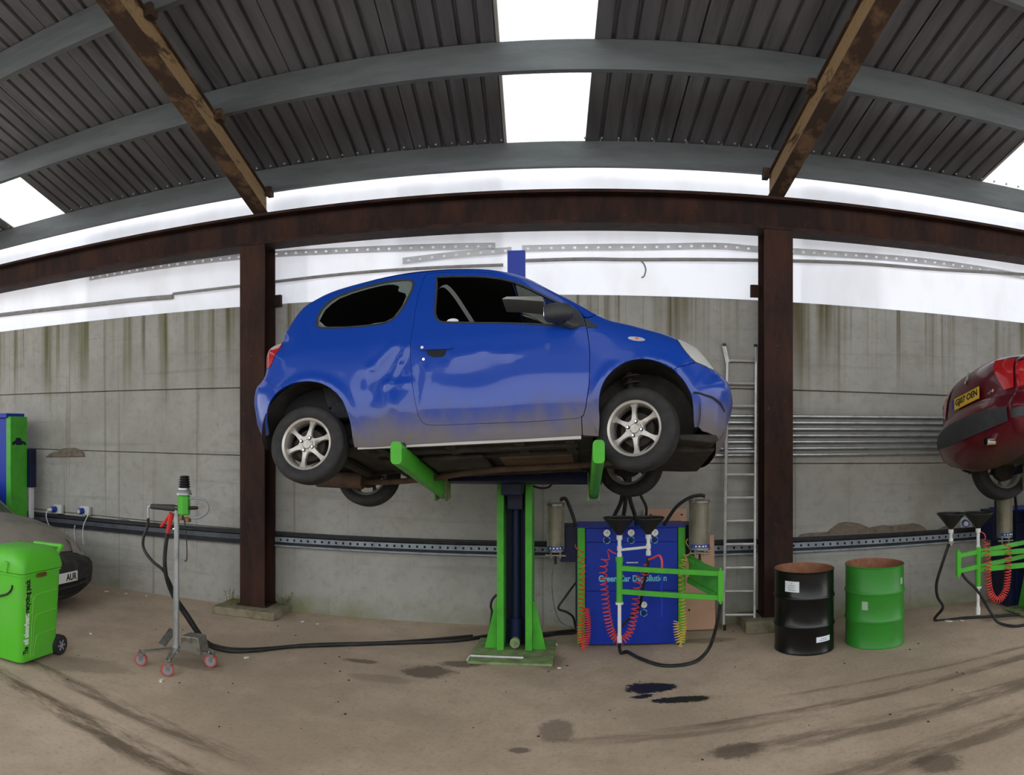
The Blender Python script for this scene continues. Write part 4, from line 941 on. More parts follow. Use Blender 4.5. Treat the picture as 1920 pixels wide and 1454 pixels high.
for gx, gz in ((.143, 1.103), (.376, 1.103), (.605, 1.103), (.500, .41)):
    mb = MB(); mb.cyl((gx, 7.068, gz), (gx, 7.035, gz), .033, n=20); o = bw(mb, 'gauge', M['chrome'], cab)
    mb = MB(); mb.cyl((gx, 7.036, gz), (gx, 7.031, gz), .028, n=20); bw(mb, 'dial', M['gauge'], o, cab.location)
    mb = MB(); mb.box((gx + .005, 7.030, gz + .006), (.004, .002, .022), Matrix.Rotation(R(40), 3, 'Y')); bw(mb, 'needle', M['ink_black'], o, cab.location, smooth=False)
    zz = gz - .072 if gz > .6 else gz - .085
    mb = MB()
    for k in range(3):
        a0 = k * 2.094 + .3
        for q in range(6):
            a, b = a0 + q * .26, a0 + (q + 1) * .26
            mb.add([(gx + r_ * math.cos(t_), 7.0645, zz + r_ * math.sin(t_)) for r_, t_ in ((.030, a), (.036, a), (.036, b), (.030, b))], [(0, 1, 2, 3)])
    o = bw(mb, 'dial_marking', M['ink_cyan'], cab, smooth=False); o['kind'] = 'stuff'
    mb = MB(); mb.cyl((gx, 7.066, zz), (gx, 7.048, zz), .016, n=14); bw(mb, 'control_knob', M['blackplastic'], cab)
FR = Matrix(((1, 0, 0), (0, 0, 1), (0, 1, 0)))          # lettering plane facing the camera (x right, z up)
TXF = lambda x, y, z: Matrix.Translation((x, y, z)) @ Matrix.Rotation(math.pi / 2, 4, 'X')
o = bw(text_mb('Green Car Depollution', .083, .002, TXF(.062, 7.064, .632), .0022, 'LEFT', .84), 'lettering', M['ink_cyan'], cab, smooth=False)

def cylinder(base, r, h, lab, group, hose):
    t_ = thing('sight_cylinder', lab, 'cylinder', base, group=group); x, y, z = base
    mb = MB(); mb.cyl((x, y, z + .01), (x, y, z + h - .01), r * .90, n=24); bw(mb, 'inner_tube', M['cyl_tube'], t_)
    mb = MB(); n = int(h / .0125)
    for k in range(n + 1): mb.tube([(x + r * math.cos(a), y + r * math.sin(a), z + h * k / n) for a in [2 * math.pi * q / 24 for q in range(24)]], .0026, 4, closed=True)
    for q in range(34):
        a = 2 * math.pi * q / 34; mb.tube([(x + r * math.cos(a), y + r * math.sin(a), z), (x + r * math.cos(a), y + r * math.sin(a), z + h)], .0022, 4)
    bw(mb, 'wire_guard', M['cyl_mesh'], t_)['kind'] = 'stuff'
    mb = MB(); mb.cyl((x, y, z + h - .004), (x, y, z + h + .018), r * 1.04, n=28); bw(mb, 'top_cap', M['dirtysteel'], t_)
    mb = MB(); mb.cyl((x, y, z - .018), (x, y, z + .006), r * 1.04, n=28); bw(mb, 'bottom_cap', M['dirtysteel'], t_)
    mb = MB(); v = []
    for q in range(9):
        a = R(-150) + R(120) * q / 8
        for zz in (z + .004, z + .038): v.append((x + (r + .0045) * math.cos(a), y + (r + .0045) * math.sin(a), zz))
    mb.add(v, [(2 * q, 2 * q + 2, 2 * q + 3, 2 * q + 1) for q in range(8)]); o = bw(mb, 'maker_label', M['socket_blue'], t_)
    for dx in (-.045, -.015, .02, .045):
        a = math.atan2(-1, dx / r); mb = MB(); mb.box((x + dx, y - math.sqrt(max(r * r - dx * dx, 0)) - .0052, z + .021), (.018, .002, .013)); bw(mb, 'print_block', M['ink_white'], o, base, smooth=False)
    for s in (-1, 1):
        mb = MB(); mb.tube([(x + s * .055, y - .01, z + h + .015), (x + s * .055, y - .01, z + h + .05)], .010, 8); bw(mb, 'top_fitting', M['dirtysteel'], t_)
        mb = MB(); mb.tube([(x + s * .045, y - .02, z - .018), (x + s * .045, y - .02, z - .085)], .011, 8); bw(mb, 'valve_stem', M['dirtysteel'], t_)
    mb = MB(); mb.tube([(x - .10, y - .02, z - .055), (x + .10, y - .02, z - .060)], .010, 8); bw(mb, 'valve_bar', M['dirtysteel'], t_)
    mb = MB(); mb.tube([(x, y - .02, z - .06), (x, y - .02, z - .14)], .012, 8); bw(mb, 'drain_nozzle', M['blackplastic'], t_)
    mb = MB(); mb.box((x, y + r + .025, z + h * .5), (r * 1.2, .05, h * 1.02)); bw(mb, 'mounting_plate', M['navy'], t_, smooth=False)
    tubeo('top_hose', hose, .017, M['hose'], t_, n=8)
M['cyl_tube'] = worn('smoky_oil_tube', (.20, .19, .13), (.12, .10, .06), 4, .3, .2)
M['cyl_mesh'] = worn('brassy_wire_mesh', (.30, .28, .22), (.20, .18, .13), 8, .4, .7)
cylinder((-.352, 7.10, .935), .083, .43, 'tall wire-guarded oil sight cylinder between the lift post and the blue cabinet', 'sight cylinders', [(-.30, 7.09, 1.415), (-.285, 7.08, 1.43), (-.25, 7.09, 1.42), (-.20, 7.12, 1.30), (-.155, 7.15, 1.16)])
mb = MB(); cb_ = bpy.data.objects
cylinder((1.03, 6.98, .965), .100, .435, 'tall wire-guarded oil sight cylinder in front of the tan board and ladder', 'sight cylinders', [(1.08, 6.97, 1.455), (1.03, 6.97, 1.465), (.93, 6.98, 1.44), (.82, 7.02, 1.36), (.74, 7.08, 1.24), (.70, 7.12, 1.165)])

def drain_stand(dx, lab, labels, second, flip=1):
    pass
ar = thing('funnel_stand', 'green swing arm with two black funnels in front of the blue cabinet', 'funnel stand', (1.11, 6.30, .55))
def funnel(x, y, zt, zb, rt, parent):
    mb = MB(); mb.lathe([(.022, zb - .02), (.024, zb), (rt * .97, zt - .012), (rt, zt - .008), (rt, zt), (rt - .006, zt), (rt * .95, zt - .012), (.016, zb + .004), (.014, zb - .02)], 28, (x, y, 0)); o = bw(mb, 'funnel', M['blackplastic'], parent); return o
FX, FY = .248, 6.62; F2X, F2Y = .510, 6.62
funnel(FX + .0, FY, 1.300, 1.150, .148, ar); funnel(F2X, F2Y, 1.300, 1.155, .148, ar)
for x, z0, zt in ((FX, .94, 1.14), (F2X, .955, 1.145)):
    mb = MB(); mb.cyl((x, FY, z0), (x, FY, zt), .017, n=14); mb.cyl((x, FY, zt - .04), (x, FY, zt), .027, n=16); mb.cyl((x, FY, z0), (x, FY, z0 + .04), .023, n=16); mb.cyl((x, FY, z0 + .06), (x, FY, z0 + .10), .023, n=16); bw(mb, 'funnel_pipe', M['white'], ar)
mb = MB(); mb.tube([(FX, FY, 1.005), (F2X, F2Y, 1.030)], .013, 10); bw(mb, 'cross_pipe', M['white'], ar)
mb = MB(); mb.cyl((FX, FY, .525), (FX, FY, .945), .029, n=18); mb.cyl((FX, FY, .90), (FX, FY, .945), .034, n=18); bw(mb, 'sleeve', M['green'], ar)
mb = MB(); mb.cyl((FX, FY, .21), (FX, FY, .53), .017, n=14); mb.cyl((FX, FY, .515), (FX, FY, .535), .036, n=16); mb.cyl((FX, FY, .17), (FX, FY, .23), .022, n=14); bw(mb, 'lower_pipe', M['white'], ar)
def bar(mb, a, b, w, h):
    a, b = Vector(a), Vector(b); d = b - a; L = d.length; q = d.to_track_quat('X', 'Z').to_matrix(); mb.box((a + b) / 2, (L, w, h), q)
for z0, h in ((.842, .045), (.632, .045)):
    mb = MB(); bar(mb, (FX, FY, z0), (1.11, 6.27, z0), .03, h); bw(mb, 'arm_bar', M['green'], ar, smooth=False, bevel=.003)
    mb = MB(); bar(mb, (1.11, 6.29, z0 + .0), (.93, 7.06, z0 + .0), .03, h); bw(mb, 'arm_bar', M['green'], ar, smooth=False, bevel=.003)
mb = MB(); mb.bb((1.085, 6.245, .60), (1.135, 6.295, .87)); mb.cyl((1.11, 6.27, .575), (1.11, 6.27, .895), .012, n=10); bw(mb, 'hinge_post', M['green'], ar, smooth=False, bevel=.004)
mb = MB(); mb.prism([(0, .63), (1, .63), (1, .90), (.75, .88), (0, .84)], lambda a, b, d: (1.105 - .17 * a + d, 6.32 + .72 * a, b), .008); bw(mb, 'web_plate', M['green'], ar, smooth=False)
mb = MB(); mb.tube([(0.619, 6.48, 0.862), (0.619, 6.48, 0.431)], .012, 10); bw(mb, 'blue_lever', M['blue'], ar)
tubeo('red_sleeve_hose', [(0.51, 6.6, 0.919), (0.545, 6.56, 0.939), (0.597, 6.5, 0.972), (0.619, 6.48, 0.928), (0.619, 6.48, 0.852)], .010, M['redhose'], ar)
tubeo('drop_hose', [(0.507, 6.62, 0.93), (0.5, 6.66, 0.811), (0.467, 6.75, 0.623), (0.442, 6.9, 0.416), (0.304, 6.97, 0.249), (0.202, 6.95, 0.128)], .013, M['hose'], ar)
o = spiral_mb([(0.217, 6.64, 0.997), (0.146, 6.68, 0.957), (0.112, 6.7, 0.876), (0.103, 6.72, 0.755), (0.117, 6.72, 0.608), (0.137, 6.72, 0.412), (0.176, 6.72, 0.241), (0.249, 6.7, 0.158), (0.333, 6.72, 0.215), (0.383, 6.74, 0.356), (0.409, 6.76, 0.548), (0.432, 6.74, 0.724), (0.487, 6.68, 0.798), (0.507, 6.63, 0.889)], .034, lambda u: .026 + .050 * (abs(u - .5) / .5) ** 1.3 + (.10 if u < .06 or u > .95 else 0), .0055)
bw(o, 'spiral_hose', M['redhose'], ar)
o = spiral_mb([(-0.137, 7, 1.006), (-0.112, 6.98, 0.933), (-0.091, 6.96, 0.81), (-0.096, 6.95, 0.609), (-0.106, 6.94, 0.359), (-0.111, 6.93, 0.16), (-0.075, 6.9, 0.048), (-0.045, 6.92, 0.163), (-0.045, 6.94, 0.309), (-0.056, 6.96, 0.405)], .030, lambda u: .022 + .045 * max(0, 1 - u * 1.5) + (.1 if u < .06 else 0), .0052)
tag(o.build('spiral_hose', M['redhose']), 'orange-red coiled hose hanging on the blue cabinet\'s corner by the lift post', 'hose', 'coiled air hoses')
o = spiral_mb([(0.937, 7, 1.038), (0.91, 6.99, 0.897), (0.867, 6.98, 0.797), (0.85, 6.96, 0.648), (0.859, 6.95, 0.446), (0.866, 6.93, 0.196), (0.832, 6.9, 0.064), (0.799, 6.92, 0.201), (0.805, 6.93, 0.274)], .030, lambda u: .024 + .036 * max(0, 1 - u * 1.5) + (.12 if u < .12 else 0), .0052)
tag(o.build('spiral_hose', M['yellowhose']), 'yellow coiled hose hanging on the blue cabinet\'s corner by the tan board', 'hose', 'coiled air hoses')
o = tubeo('drain_hose', [(.25, 6.75, .10), (.27, 6.80, .02), (.33, 6.85, .016), (.434, 6.64, .016), (.609, 6.43, .016), (.80, 6.42, .016), (.95, 6.50, .03), (1.052, 6.52, 0.129), (1.095, 6.43, 0.319), (1.11, 6.32, 0.51), (1.11, 6.28, .58)], .016, M['hose'])
tag(o, 'black hose looping across the floor from the funnel stand to the green swing arm', 'hose')
for k, (pts, lb) in enumerate((([(.20, 7.25, 1.16), (.22, 7.20, 1.25), (0.289, 7.1, 1.43), (0.255, 7, 1.617), (.05, 6.80, 1.66), (-.20, 6.62, 1.66)], 'black hydraulic hose rising behind the front wheel, first of three from the lift post'), ([(.30, 7.25, 1.16), (.31, 7.2, 1.25), (0.326, 7.1, 1.43), (0.306, 7, 1.642), (.10, 6.82, 1.70), (-.20, 6.64, 1.69)], 'black hydraulic hose rising behind the front wheel, middle of three'), ([(.44, 7.25, 1.16), (.42, 7.2, 1.26), (0.367, 7.1, 1.43), (0.336, 7, 1.668), (.12, 6.84, 1.73), (-.20, 6.66, 1.72)], 'black hydraulic hose rising behind the front wheel, third of three from the lift post'), ([(.52, 7.22, 1.16), (0.528, 7.1, 1.325), (0.483, 7.05, 1.433), (0.408, 7, 1.555), (.18, 6.86, 1.74), (-.20, 6.68, 1.75)], 'thin black hose bending down beside the three thicker hydraulic hoses'))):
    tag(tubeo('hydraulic_hose', pts, .020 if k < 3 else .014, M['hose']), lb, 'hose', 'hydraulic hoses above the cabinet')
tag(tubeo('hydraulic_hose', [(-0.541, 6.75, 1.572), (-0.464, 6.7, 1.557), (-0.387, 6.65, 1.575), (-0.346, 6.6, 1.641), (-0.334, 6.56, 1.682)], .010, M['hose']), 'short black hose sagging below the lift\'s cross beam', 'hose')
tag(tubeo('power_cable', [(-.13, 7.22, .62), (-0.178, 7.2, 0.568), (-0.26, 7.15, 0.463), (-0.326, 7.1, 0.365), (-0.25, 7.15, 0.317), (-0.189, 7.2, 0.259), (-0.17, 7.3, 0.154), (-.17, 7.5, .02), (-.35, 7.45, .016), (-.50, 7.35, .016)], .011, M['hose']), 'black cable bulging out beside the blue cabinet to the floor', 'cable')
tag(tubeo('thin_cable', [(-.37, 7.08, .80), (-0.388, 7.1, 0.628), (-0.375, 7.15, 0.41), (-0.317, 7.25, 0.203), (-0.186, 7.3, 0.122)], .004, M['dirtysteel']), 'thin grey drain tube hanging below the sight cylinder', 'tube')
tag(tubeo('lift_hose', [(-0.914, 6.98, 0.509), (-0.957, 6.99, 0.459), (-0.973, 7, 0.39), (-0.963, 7, 0.318), (-1.0, 7.02, .03)], .012, M['hose']), 'short black hose arching out of the lift post\'s side', 'hose')

# tan boards behind the cabinet
for (x0, x1, y, z0, z1, tilt, lb, bolts) in ((.545, 1.00, 7.66, .01, 1.262, -3.0, 'wider tan hardboard panel standing behind the blue cabinet', ((.62, 1.20), (.95, 1.20))), (.955, 1.285, 7.56, .012, .99, -5.0, 'narrower tan hardboard panel beside the ladder\'s foot', ((1.01, .55), (1.01, .22), (1.16, .80)))):
    t_ = thing('hardboard_panel', lb, 'board', ((x0 + x1) / 2, y, z0), (R(tilt), 0, 0), group='tan boards')
    w = x1 - x0; h = z1 - z0; mb = MB(); mb.bb((-w / 2, 0, 0), (w / 2, .012, h)); mb.build('board', M['tan'], t_, smooth=False, bevel=.002)
    for bx, bz in bolts:
        mb = MB(); mb.cyl((bx - (x0 + x1) / 2, -.004, bz - z0), (bx - (x0 + x1) / 2, .002, bz - z0), .011, n=12); mb.build('bolt_head', M['inner'], t_)
tag(tubeo('wall_hook_bar', [(1.0, 7.50, .93), (1.0, 7.30, .90), (1.14, 7.06, .895)], .009, M['dirtysteel']), 'short steel bar behind the ladder-side sight cylinder', 'bar')

# ---- ladder -------------------------------------------------------------------
lad = thing('ladder', 'tall pale aluminium ladder leaning on the wall by the rusty column', 'ladder', (1.53, 7.52, 0))
for a, b, c in (((1.376, 7.56, 0), (1.448, 7.74, 2.83), (1.415, 7.755, 3.00)), ((1.690, 7.50, 0), (1.762, 7.74, 2.83), (1.758, 7.755, 3.00))):
    mb = MB(); a, b, c = Vector(a), Vector(b), Vector(c)
    d = (b - a); q = d.to_track_quat('Z', 'Y').to_matrix(); mb.box((a + b) / 2, (.026, .055, d.length), q); bw(mb, 'stile', M['ladder'], lad, smooth=False, bevel=.004)
    d = (c - b); q = d.to_track_quat('Z', 'Y').to_matrix(); mb = MB(); mb.box((b + c) / 2, (.026, .045, d.length + .02), q); o = bw(mb, 'stile_tip', M['ladder'], lad, smooth=False, bevel=.004)
    mb = MB(); mb.box(c + Vector((0, 0, .012)), (.03, .05, .03)); bw(mb, 'end_cap', M['blackplastic'], o, lad.location, smooth=False)
    mb = MB(); mb.box(a + Vector((0, 0, .03)), (.032, .06, .06)); bw(mb, 'foot', M['blackplastic'], lad, smooth=False)
for k in range(12):
    f_ = (.155 + k * .2445) / 2.83
    a = Vector((1.376, 7.56, 0)).lerp(Vector((1.448, 7.74, 2.83)), f_); b = Vector((1.690, 7.50, 0)).lerp(Vector((1.762, 7.74, 2.83)), f_)
    mb = MB(); mb.tube([a, b], .0145, 8); bw(mb, 'rung', M['ladder'], lad)

M['scrape'] = mat('scraped_label_remnant', (.30, .40, .30), .8)
# ---- drums ----------------------------------------------------------------------
M['drum_inside'] = worn('rusty_drum_inside', (.20, .075, .04), (.28, .13, .07), 6, .8)
def drum(loc, r, h, hoops, mt, lab):
    t_ = thing('oil_drum', lab, 'drum', loc, group='open steel drums'); pr = [(.0, .012), (r - .01, .012), (r - .008, .0), (r + .003, .002), (r + .004, .014), (r, .022)]
    for z in hoops: pr += [(r, z - .026), (r + .006, z - .014), (r + .011, z), (r + .006, z + .014), (r, z + .026)]
    pr += [(r, h - .012), (r + .005, h - .008), (r + .006, h), (r + .001, h + .003)]
    mb = MB(); mb.lathe(pr, 64); mb.build('shell', mt, t_, angle=40)
    mb = MB(); mb.lathe([(r + .001, h + .003), (r - .004, h), (r - .006, h - .02), (r - .006, .03), (0, .03)], 64); mb.build('rusty_lining', M['drum_inside'], t_, angle=60)
    return t_
def curved_label(t_, r, a0, a1, z0, z1, mt, name='paper_label', lift=.002):
    mb = MB(); v = []
    for k in range(9):
        a = a0 + (a1 - a0) * k / 8
        for z in (z0, z1): v.append(((r + lift) * math.cos(a), (r + lift) * math.sin(a), z))
    mb.add(v, [(2 * k, 2 * k + 2, 2 * k + 3, 2 * k + 1) for k in range(8)]); return mb.build(name, mt, t_)
d1 = drum((2.016, 6.770, 0), .286, .765, (.252, .517), M['drum_black'], 'open black steel drum with white paper labels')
def ang(px, cx, w, base): return base + math.asin(max(-1, min(1, (px - cx) / w)))
vd = math.atan2(-6.77, -2.016)       # direction of the viewer from the drum
def lab_on(t_, r, x0, x1, z0, z1, view, lines):
    a0, a1 = view + math.asin(x0), view + math.asin(x1)
    o = curved_label(t_, r, a0, a1, z0, z1, M['paper'])
    for k, (u0, u1) in enumerate(lines):
        zz = z1 - (z1 - z0) * (k + 1) / (len(lines) + 1); q = curved_label(t_, r, a0 + (a1 - a0) * u0, a0 + (a1 - a0) * u1, zz - .004, zz + .003, M['ink'], 'printed_line', .0032); q.parent = o
lab_on(d1, .286, -.62, -.16, .585, .685, vd, ((.42, .55), (.25, .72), (.22, .70), (.25, .75)))
lab_on(d1, .286, .39, .83, .115, .165, vd, ((.3, .7), (.2, .75)))
d2 = drum((2.729, 6.727, 0), .290, .775, (.258, .525), M['drum_green'], 'open green steel drum standing next to the black one')
vd2 = math.atan2(-6.727, -2.729)
for x0, x1, z0, z1 in ((-.42, -.22, .375, .455), (.86, .93, .595, .655)):
    curved_label(d2, .290, vd2 + math.asin(x0), vd2 + math.asin(x1), z0, z1, M['scrape'], 'torn_label')

# ---- drill stand -------------------------------------------------------------------
base = (-3.573, 5.662, 0)
st = thing('drill_stand', 'wheeled tank-drilling stand with a green drill head and black hoses', 'drill stand', (-3.56, 5.55, 0))
PX, PY = -3.545, 5.56
def castor(x, y, a):
    c = bpy.data.objects.new('castor', None); COL.objects.link(c); c.parent = st; c.location = Vector((x, y, 0)) - st.location; c.rotation_euler = (0, 0, a); c.empty_display_size = .03
    Q = Matrix.Rotation(math.pi / 2, 3, 'X')
    mb = MB(); mb.lathe([(.040, -.017), (.055, -.017), (.058, -.010), (.058, .010), (.055, .017), (.040, .017)], 24, (0, 0, .058), Q); mb.build('tyre', M['castor_red'], c)
    mb = MB(); mb.cyl((0, -.0185, .058), (0, .0185, .058), .042, n=20); mb.cyl((0, -.026, .058), (0, .026, .058), .009, n=10); mb.build('hub', M['castor_grey'], c)
    for s in (-1, 1):
        mb = MB(); mb.prism([(-.012, .058), (.012, .048), (.026, .112), (-.010, .118)], lambda p, q, d: (p, s * .024 + d * s, q), .003); mb.build('fork', M['dirtysteel'], c, smooth=False)
    mb = MB(); mb.bb((-.03, -.03, .112), (.036, .03, .119)); mb.build('top_plate', M['dirtysteel'], c, smooth=False)
C1, C2, C3 = (-3.745, 5.30), (-3.400, 5.20), (-3.205, 5.60)
castor(*C1, R(20)); castor(*C2, R(35)); castor(*C3, R(15))
for c in (C1, C2, C3):
    mb = MB(); bar(mb, (c[0], c[1], .127), (PX, PY, .127), .05, .014); bw(mb, 'leg', M['dirtysteel'], st, smooth=False)
    for s in (-1, 1):
        mb = MB(); mb.cyl((c[0] + s * .018, c[1], .130), (c[0] + s * .018, c[1], .148), .008, n=8); bw(mb, 'bolt', M['chrome'], st)
mb = MB(); mb.prism([(-3.49, .12), (-3.30, .10), (-3.285, .11), (-3.315, .245), (-3.345, .25), (-3.49, .245)], lambda a, b, d: (a, 5.56 + d, b), .15); bw(mb, 'tool_tray', M['dirtysteel'], st, smooth=False, bevel=.004)
mb = MB(); mb.box((-3.66, 5.60, .20), (.07, .20, .010), Matrix.Rotation(R(28), 3, 'X') @ Matrix.Rotation(R(25), 3, 'Y')); bw(mb, 'foot_pedal', M['dirtysteel'], st, smooth=False)
mb = MB(); mb.cyl((PX, PY, .10), (PX + .006, PY, .75), .028, n=16); mb.cyl((PX + .006, PY, .75), (PX + .012, PY, 1.40), .024, n=16); mb.cyl((PX, PY, .09), (PX, PY, .16), .034, n=16); bw(mb, 'pole', M['steel'], st)
DP = 5.56
mb = MB(); mb.lathe([(.045, 0), (.058, .012), (.058, .10), (.056, .165), (.045, .178)], 8, (-3.458, 5.56, 1.331), Matrix.Rotation(R(22), 3, 'Z')); bw(mb, 'drill_body', M['green'], st, angle=30)
mb = MB(); mb.lathe([(.040, 0), (.070, .004), (.070, .022), (.060, .026), (.064, .044), (.052, .050), (.050, .066), (.0, .066)], 24, (-3.458, 5.56, 1.507)); bw(mb, 'collar', M['steel'], st)
mb = MB(); pr = [(.0, .0)]
for k in range(5): pr += [(.043 - .0015 * k, .002 + k * .021), (.056 - .0015 * k, .010 + k * .021), (.043 - .0015 * k, .018 + k * .021)]
pr += [(.036, .106), (.0, .110)]; mb.lathe(pr, 20, (-3.452, 5.56, 1.574)); bw(mb, 'rubber_bellows', M['blackplastic'], st)
mb = MB(); mb.tube([(-3.508, 5.56, 1.381), (-3.571, 5.56, 1.387), (-3.81, 5.56, 1.388)], [.024, .032, .024], 12); bw(mb, 'handle_grip', M['trim'], st)
mb = MB(); mb.tube([(-3.81, 5.56, 1.393), (-3.84, 5.56, 1.382), (-3.845, 5.56, 1.337), (-3.845, 5.56, 1.278)], .010, 8); bw(mb, 'hose_coupling', M['steel'], st)
mb = MB(); mb.tube([(-3.413, 5.56, 1.395), (-3.33, 5.56, 1.4), (-3.314, 5.56, 1.4)], [.016, .016, .010], 10); bw(mb, 'side_handle', M['blackplastic'], st)
tubeo('air_loop', [(-3.396, 5.56, 1.481), (-3.319, 5.56, 1.485), (-3.248, 5.56, 1.469), (-3.21, 5.56, 1.42), (-3.216, 5.56, 1.373), (-3.264, 5.56, 1.333), (-3.33, 5.56, 1.31), (-3.402, 5.56, 1.315)], .013, M['castor_grey'], st)
mb = MB(); mb.box((-3.419, 5.56, 1.291), (.045, .05, .045)); mb.box((-3.486, 5.56, 1.301), (.04, .04, .035)); bw(mb, 'valve_block', M['brass'], st, smooth=False, bevel=.004)
for a, b, rr_ in (((-3.594, 5.56, 1.337), (-3.704, 5.56, 1.209), [.018, .013]), ((-3.588, 5.56, 1.338), (-3.634, 5.56, 1.151), [.026, .017])):
    mb = MB(); mb.tube([a, b], rr_, 10); bw(mb, 'trigger_lever', M['red'], st)
tubeo('hook', [(-3.531, 5.56, 1.308), (-3.52, 5.56, 1.26), (-3.542, 5.56, 1.211), (-3.571, 5.56, 1.195)], .010, M['chrome'], st)
tubeo('thin_cable', [(-3.456, 5.53, 1.334), (-3.428, 5.53, 1.246), (-3.411, 5.53, 1.081), (-3.411, 5.53, 0.94), (-3.434, 5.53, 0.928)], .005, M['hose'], st)
tag(tubeo('drill_hose', [(-3.634, 5.56, 1.156), (-3.657, 5.56, 1.009), (-3.663, 5.56, 0.864), (-3.654, 5.59, 0.714), (-3.629, 5.66, 0.559), (-3.582, 5.76, 0.397), (-3.499, 5.88, 0.184), (-3.48, 6.02, .05), (-3.25, 6.05, .02), (-3.05, 6.18, .018), (-2.744, 6.47, .018), (-2.096, 6.80, .018), (-1.36, 7.09, .018), (-1.07, 7.30, .018)], .019, M['hose']), 'thick black hose from the drill stand\'s red lever across the floor to the lift', 'hose', 'drill stand hoses')
tag(tubeo('drill_hose', [(-3.845, 5.56, 1.278), (-3.857, 5.56, 1.189), (-3.9, 5.56, 1.087), (-3.894, 5.56, 0.989), (-3.804, 5.56, 0.889), (-3.7, 5.59, 0.807), (-3.663, 5.64, 0.695), (-3.638, 5.71, 0.548), (-3.572, 5.81, 0.378), (-3.459, 5.94, 0.125), (-3.36, 6.06, .04), (-3.18, 6.15, .02), (-2.95, 6.32, .018), (-2.60, 6.60, .018), (-1.9, 6.92, .018), (-1.2, 7.30, .018)], .014, M['hose']), 'black hose from the drill stand\'s grey grip, joining the thick hose', 'hose', 'drill stand hoses')
tag(tubeo('floor_hose', [(-1.07, 7.32, .017), (-.8, 7.36, .017), (-.489, 7.46, .017), (-.30, 7.55, .017), (-.17, 7.6, .017)], .017, M['hose']), 'black hose on the floor behind the lift base towards the blue cabinet', 'hose')

M['bin_rib'] = mat('pale_green_edge', (.22, .50, .10), .6)  # paler green for the raised ribs and the oval print
# ---- green wheeled bin -----------------------------------------------------------------
bin_ = thing('spill_kit_bin', 'bright green wheeled recycling bin with printed lettering', 'bin', (-4.765, 4.82, 0), (0, 0, R(92)))
def rrect(w, d, r, k=5):
    out = []
    for sx, sy, a0 in ((1, 1, 0), (-1, 1, 90), (-1, -1, 180), (1, -1, 270)):
        for q in range(k + 1):
            a = R(a0 + 90 * q / k); out.append((sx * (w / 2 - r) + r * math.cos(a), sy * (d / 2 - r) + r * math.sin(a)))
    return out
def loft(mb, rows, cap=(True, True)):
    n = len(rows[0]); v = [p for r_ in rows for p in r_]
    f = [(a * n + k, a * n + (k + 1) % n, (a + 1) * n + (k + 1) % n, (a + 1) * n + k) for a in range(len(rows) - 1) for k in range(n)]
    if cap[0]: f.append(tuple(range(n - 1, -1, -1)))
    if cap[1]: f.append(tuple(range((len(rows) - 1) * n, len(rows) * n)))
    return mb.add(v, f)
def brow(w, d, r, z): return [(x, y, z) for x, y in rrect(w, d, r)]
mb = MB(); loft(mb, [brow(.46, .44, .05, .03), brow(.49, .47, .055, .036), brow(.50, .48, .055, .06), brow(.555, .545, .06, .80), brow(.575, .565, .06, .803), brow(.575, .565, .06, .822)]); mb.build('body', M['bin_green'], bin_, angle=30)
mb = MB(); loft(mb, [brow(.585, .575, .06, .828), brow(.585, .575, .06, .86), brow(.57, .56, .08, .93), brow(.53, .52, .11, .985), brow(.45, .44, .13, 1.018), brow(.30, .29, .12, 1.03)]); lid = mb.build('lid', M['bin_green'], bin_, angle=40)
mb = MB()
for s in (-1, 1): mb.tube([(.26, s * .16, .84), (.40, s * .16, .985)], .020, 8)
mb.tube([(.40, -.175, .985), (.40, .175, .985)], .022, 8); mb.build('pull_handle', M['bin_green'], bin_)
for yy in (-.235, .235):
    Q = Matrix.Rotation(math.pi / 2, 3, 'X'); mb = MB(); mb.lathe([(0, -.035), (.03, -.038), (.06, -.030), (.068, -.038), (.088, -.036), (.094, -.024), (.094, .024), (.088, .036), (.0, .036)], 28, (.268, yy, .094), Q); w_ = mb.build('wheel', M['rubber'], bin_)
    mb = MB()
    for k in range(6): mb.box((.268, yy - .040, .094), (.10, .008, .012), Matrix.Rotation(R(60 * k), 3, 'Y'))
    mb.cyl((.268, yy - .03, .094), (.268, yy - .046, .094), .016, n=12); mb.build('wheel_hub', M['castor_grey'], w_, smooth=False)
mb = MB(); mb.tube([(.268, -.2, .094), (.268, .2, .094)], .012, 8); mb.build('axle', M['steel'], bin_)
for (x, y, a) in ((-.03, -.287, 0),):
    mb = MB(); mb.box((x, y, .795), (.12, .024, .035)); o = mb.build('latch', M['brass'], bin_, smooth=False, bevel=.004)
mb = MB(); mb.box((-.295, -.10, .875), (.03, .05, .10), Matrix.Rotation(R(10), 3, 'X')); mb.build('lid_clasp', M['bin_green'], lid, smooth=False, bevel=.006)
for k, (z0) in enumerate((.62, .44, .255)):
    w0 = .50 + .055 * (z0 / .8); yb = -(.24 + .033 * (z0 / .8)); mb = MB()
    mb.tube(smooth_path([(-.13 + .02 * k, -(.24 + .033 * .08) - .001, .07), (-.125 + .02 * k, yb - .001, z0 - .10), (-.105 + .02 * k, yb - .001, z0 - .03), (-.06 + .02 * k, yb - .001, z0), (.20, yb - .001, z0 + .008)], 6), .0035, 5); mb.build('moulded_rib', M['bin_rib'], bin_)
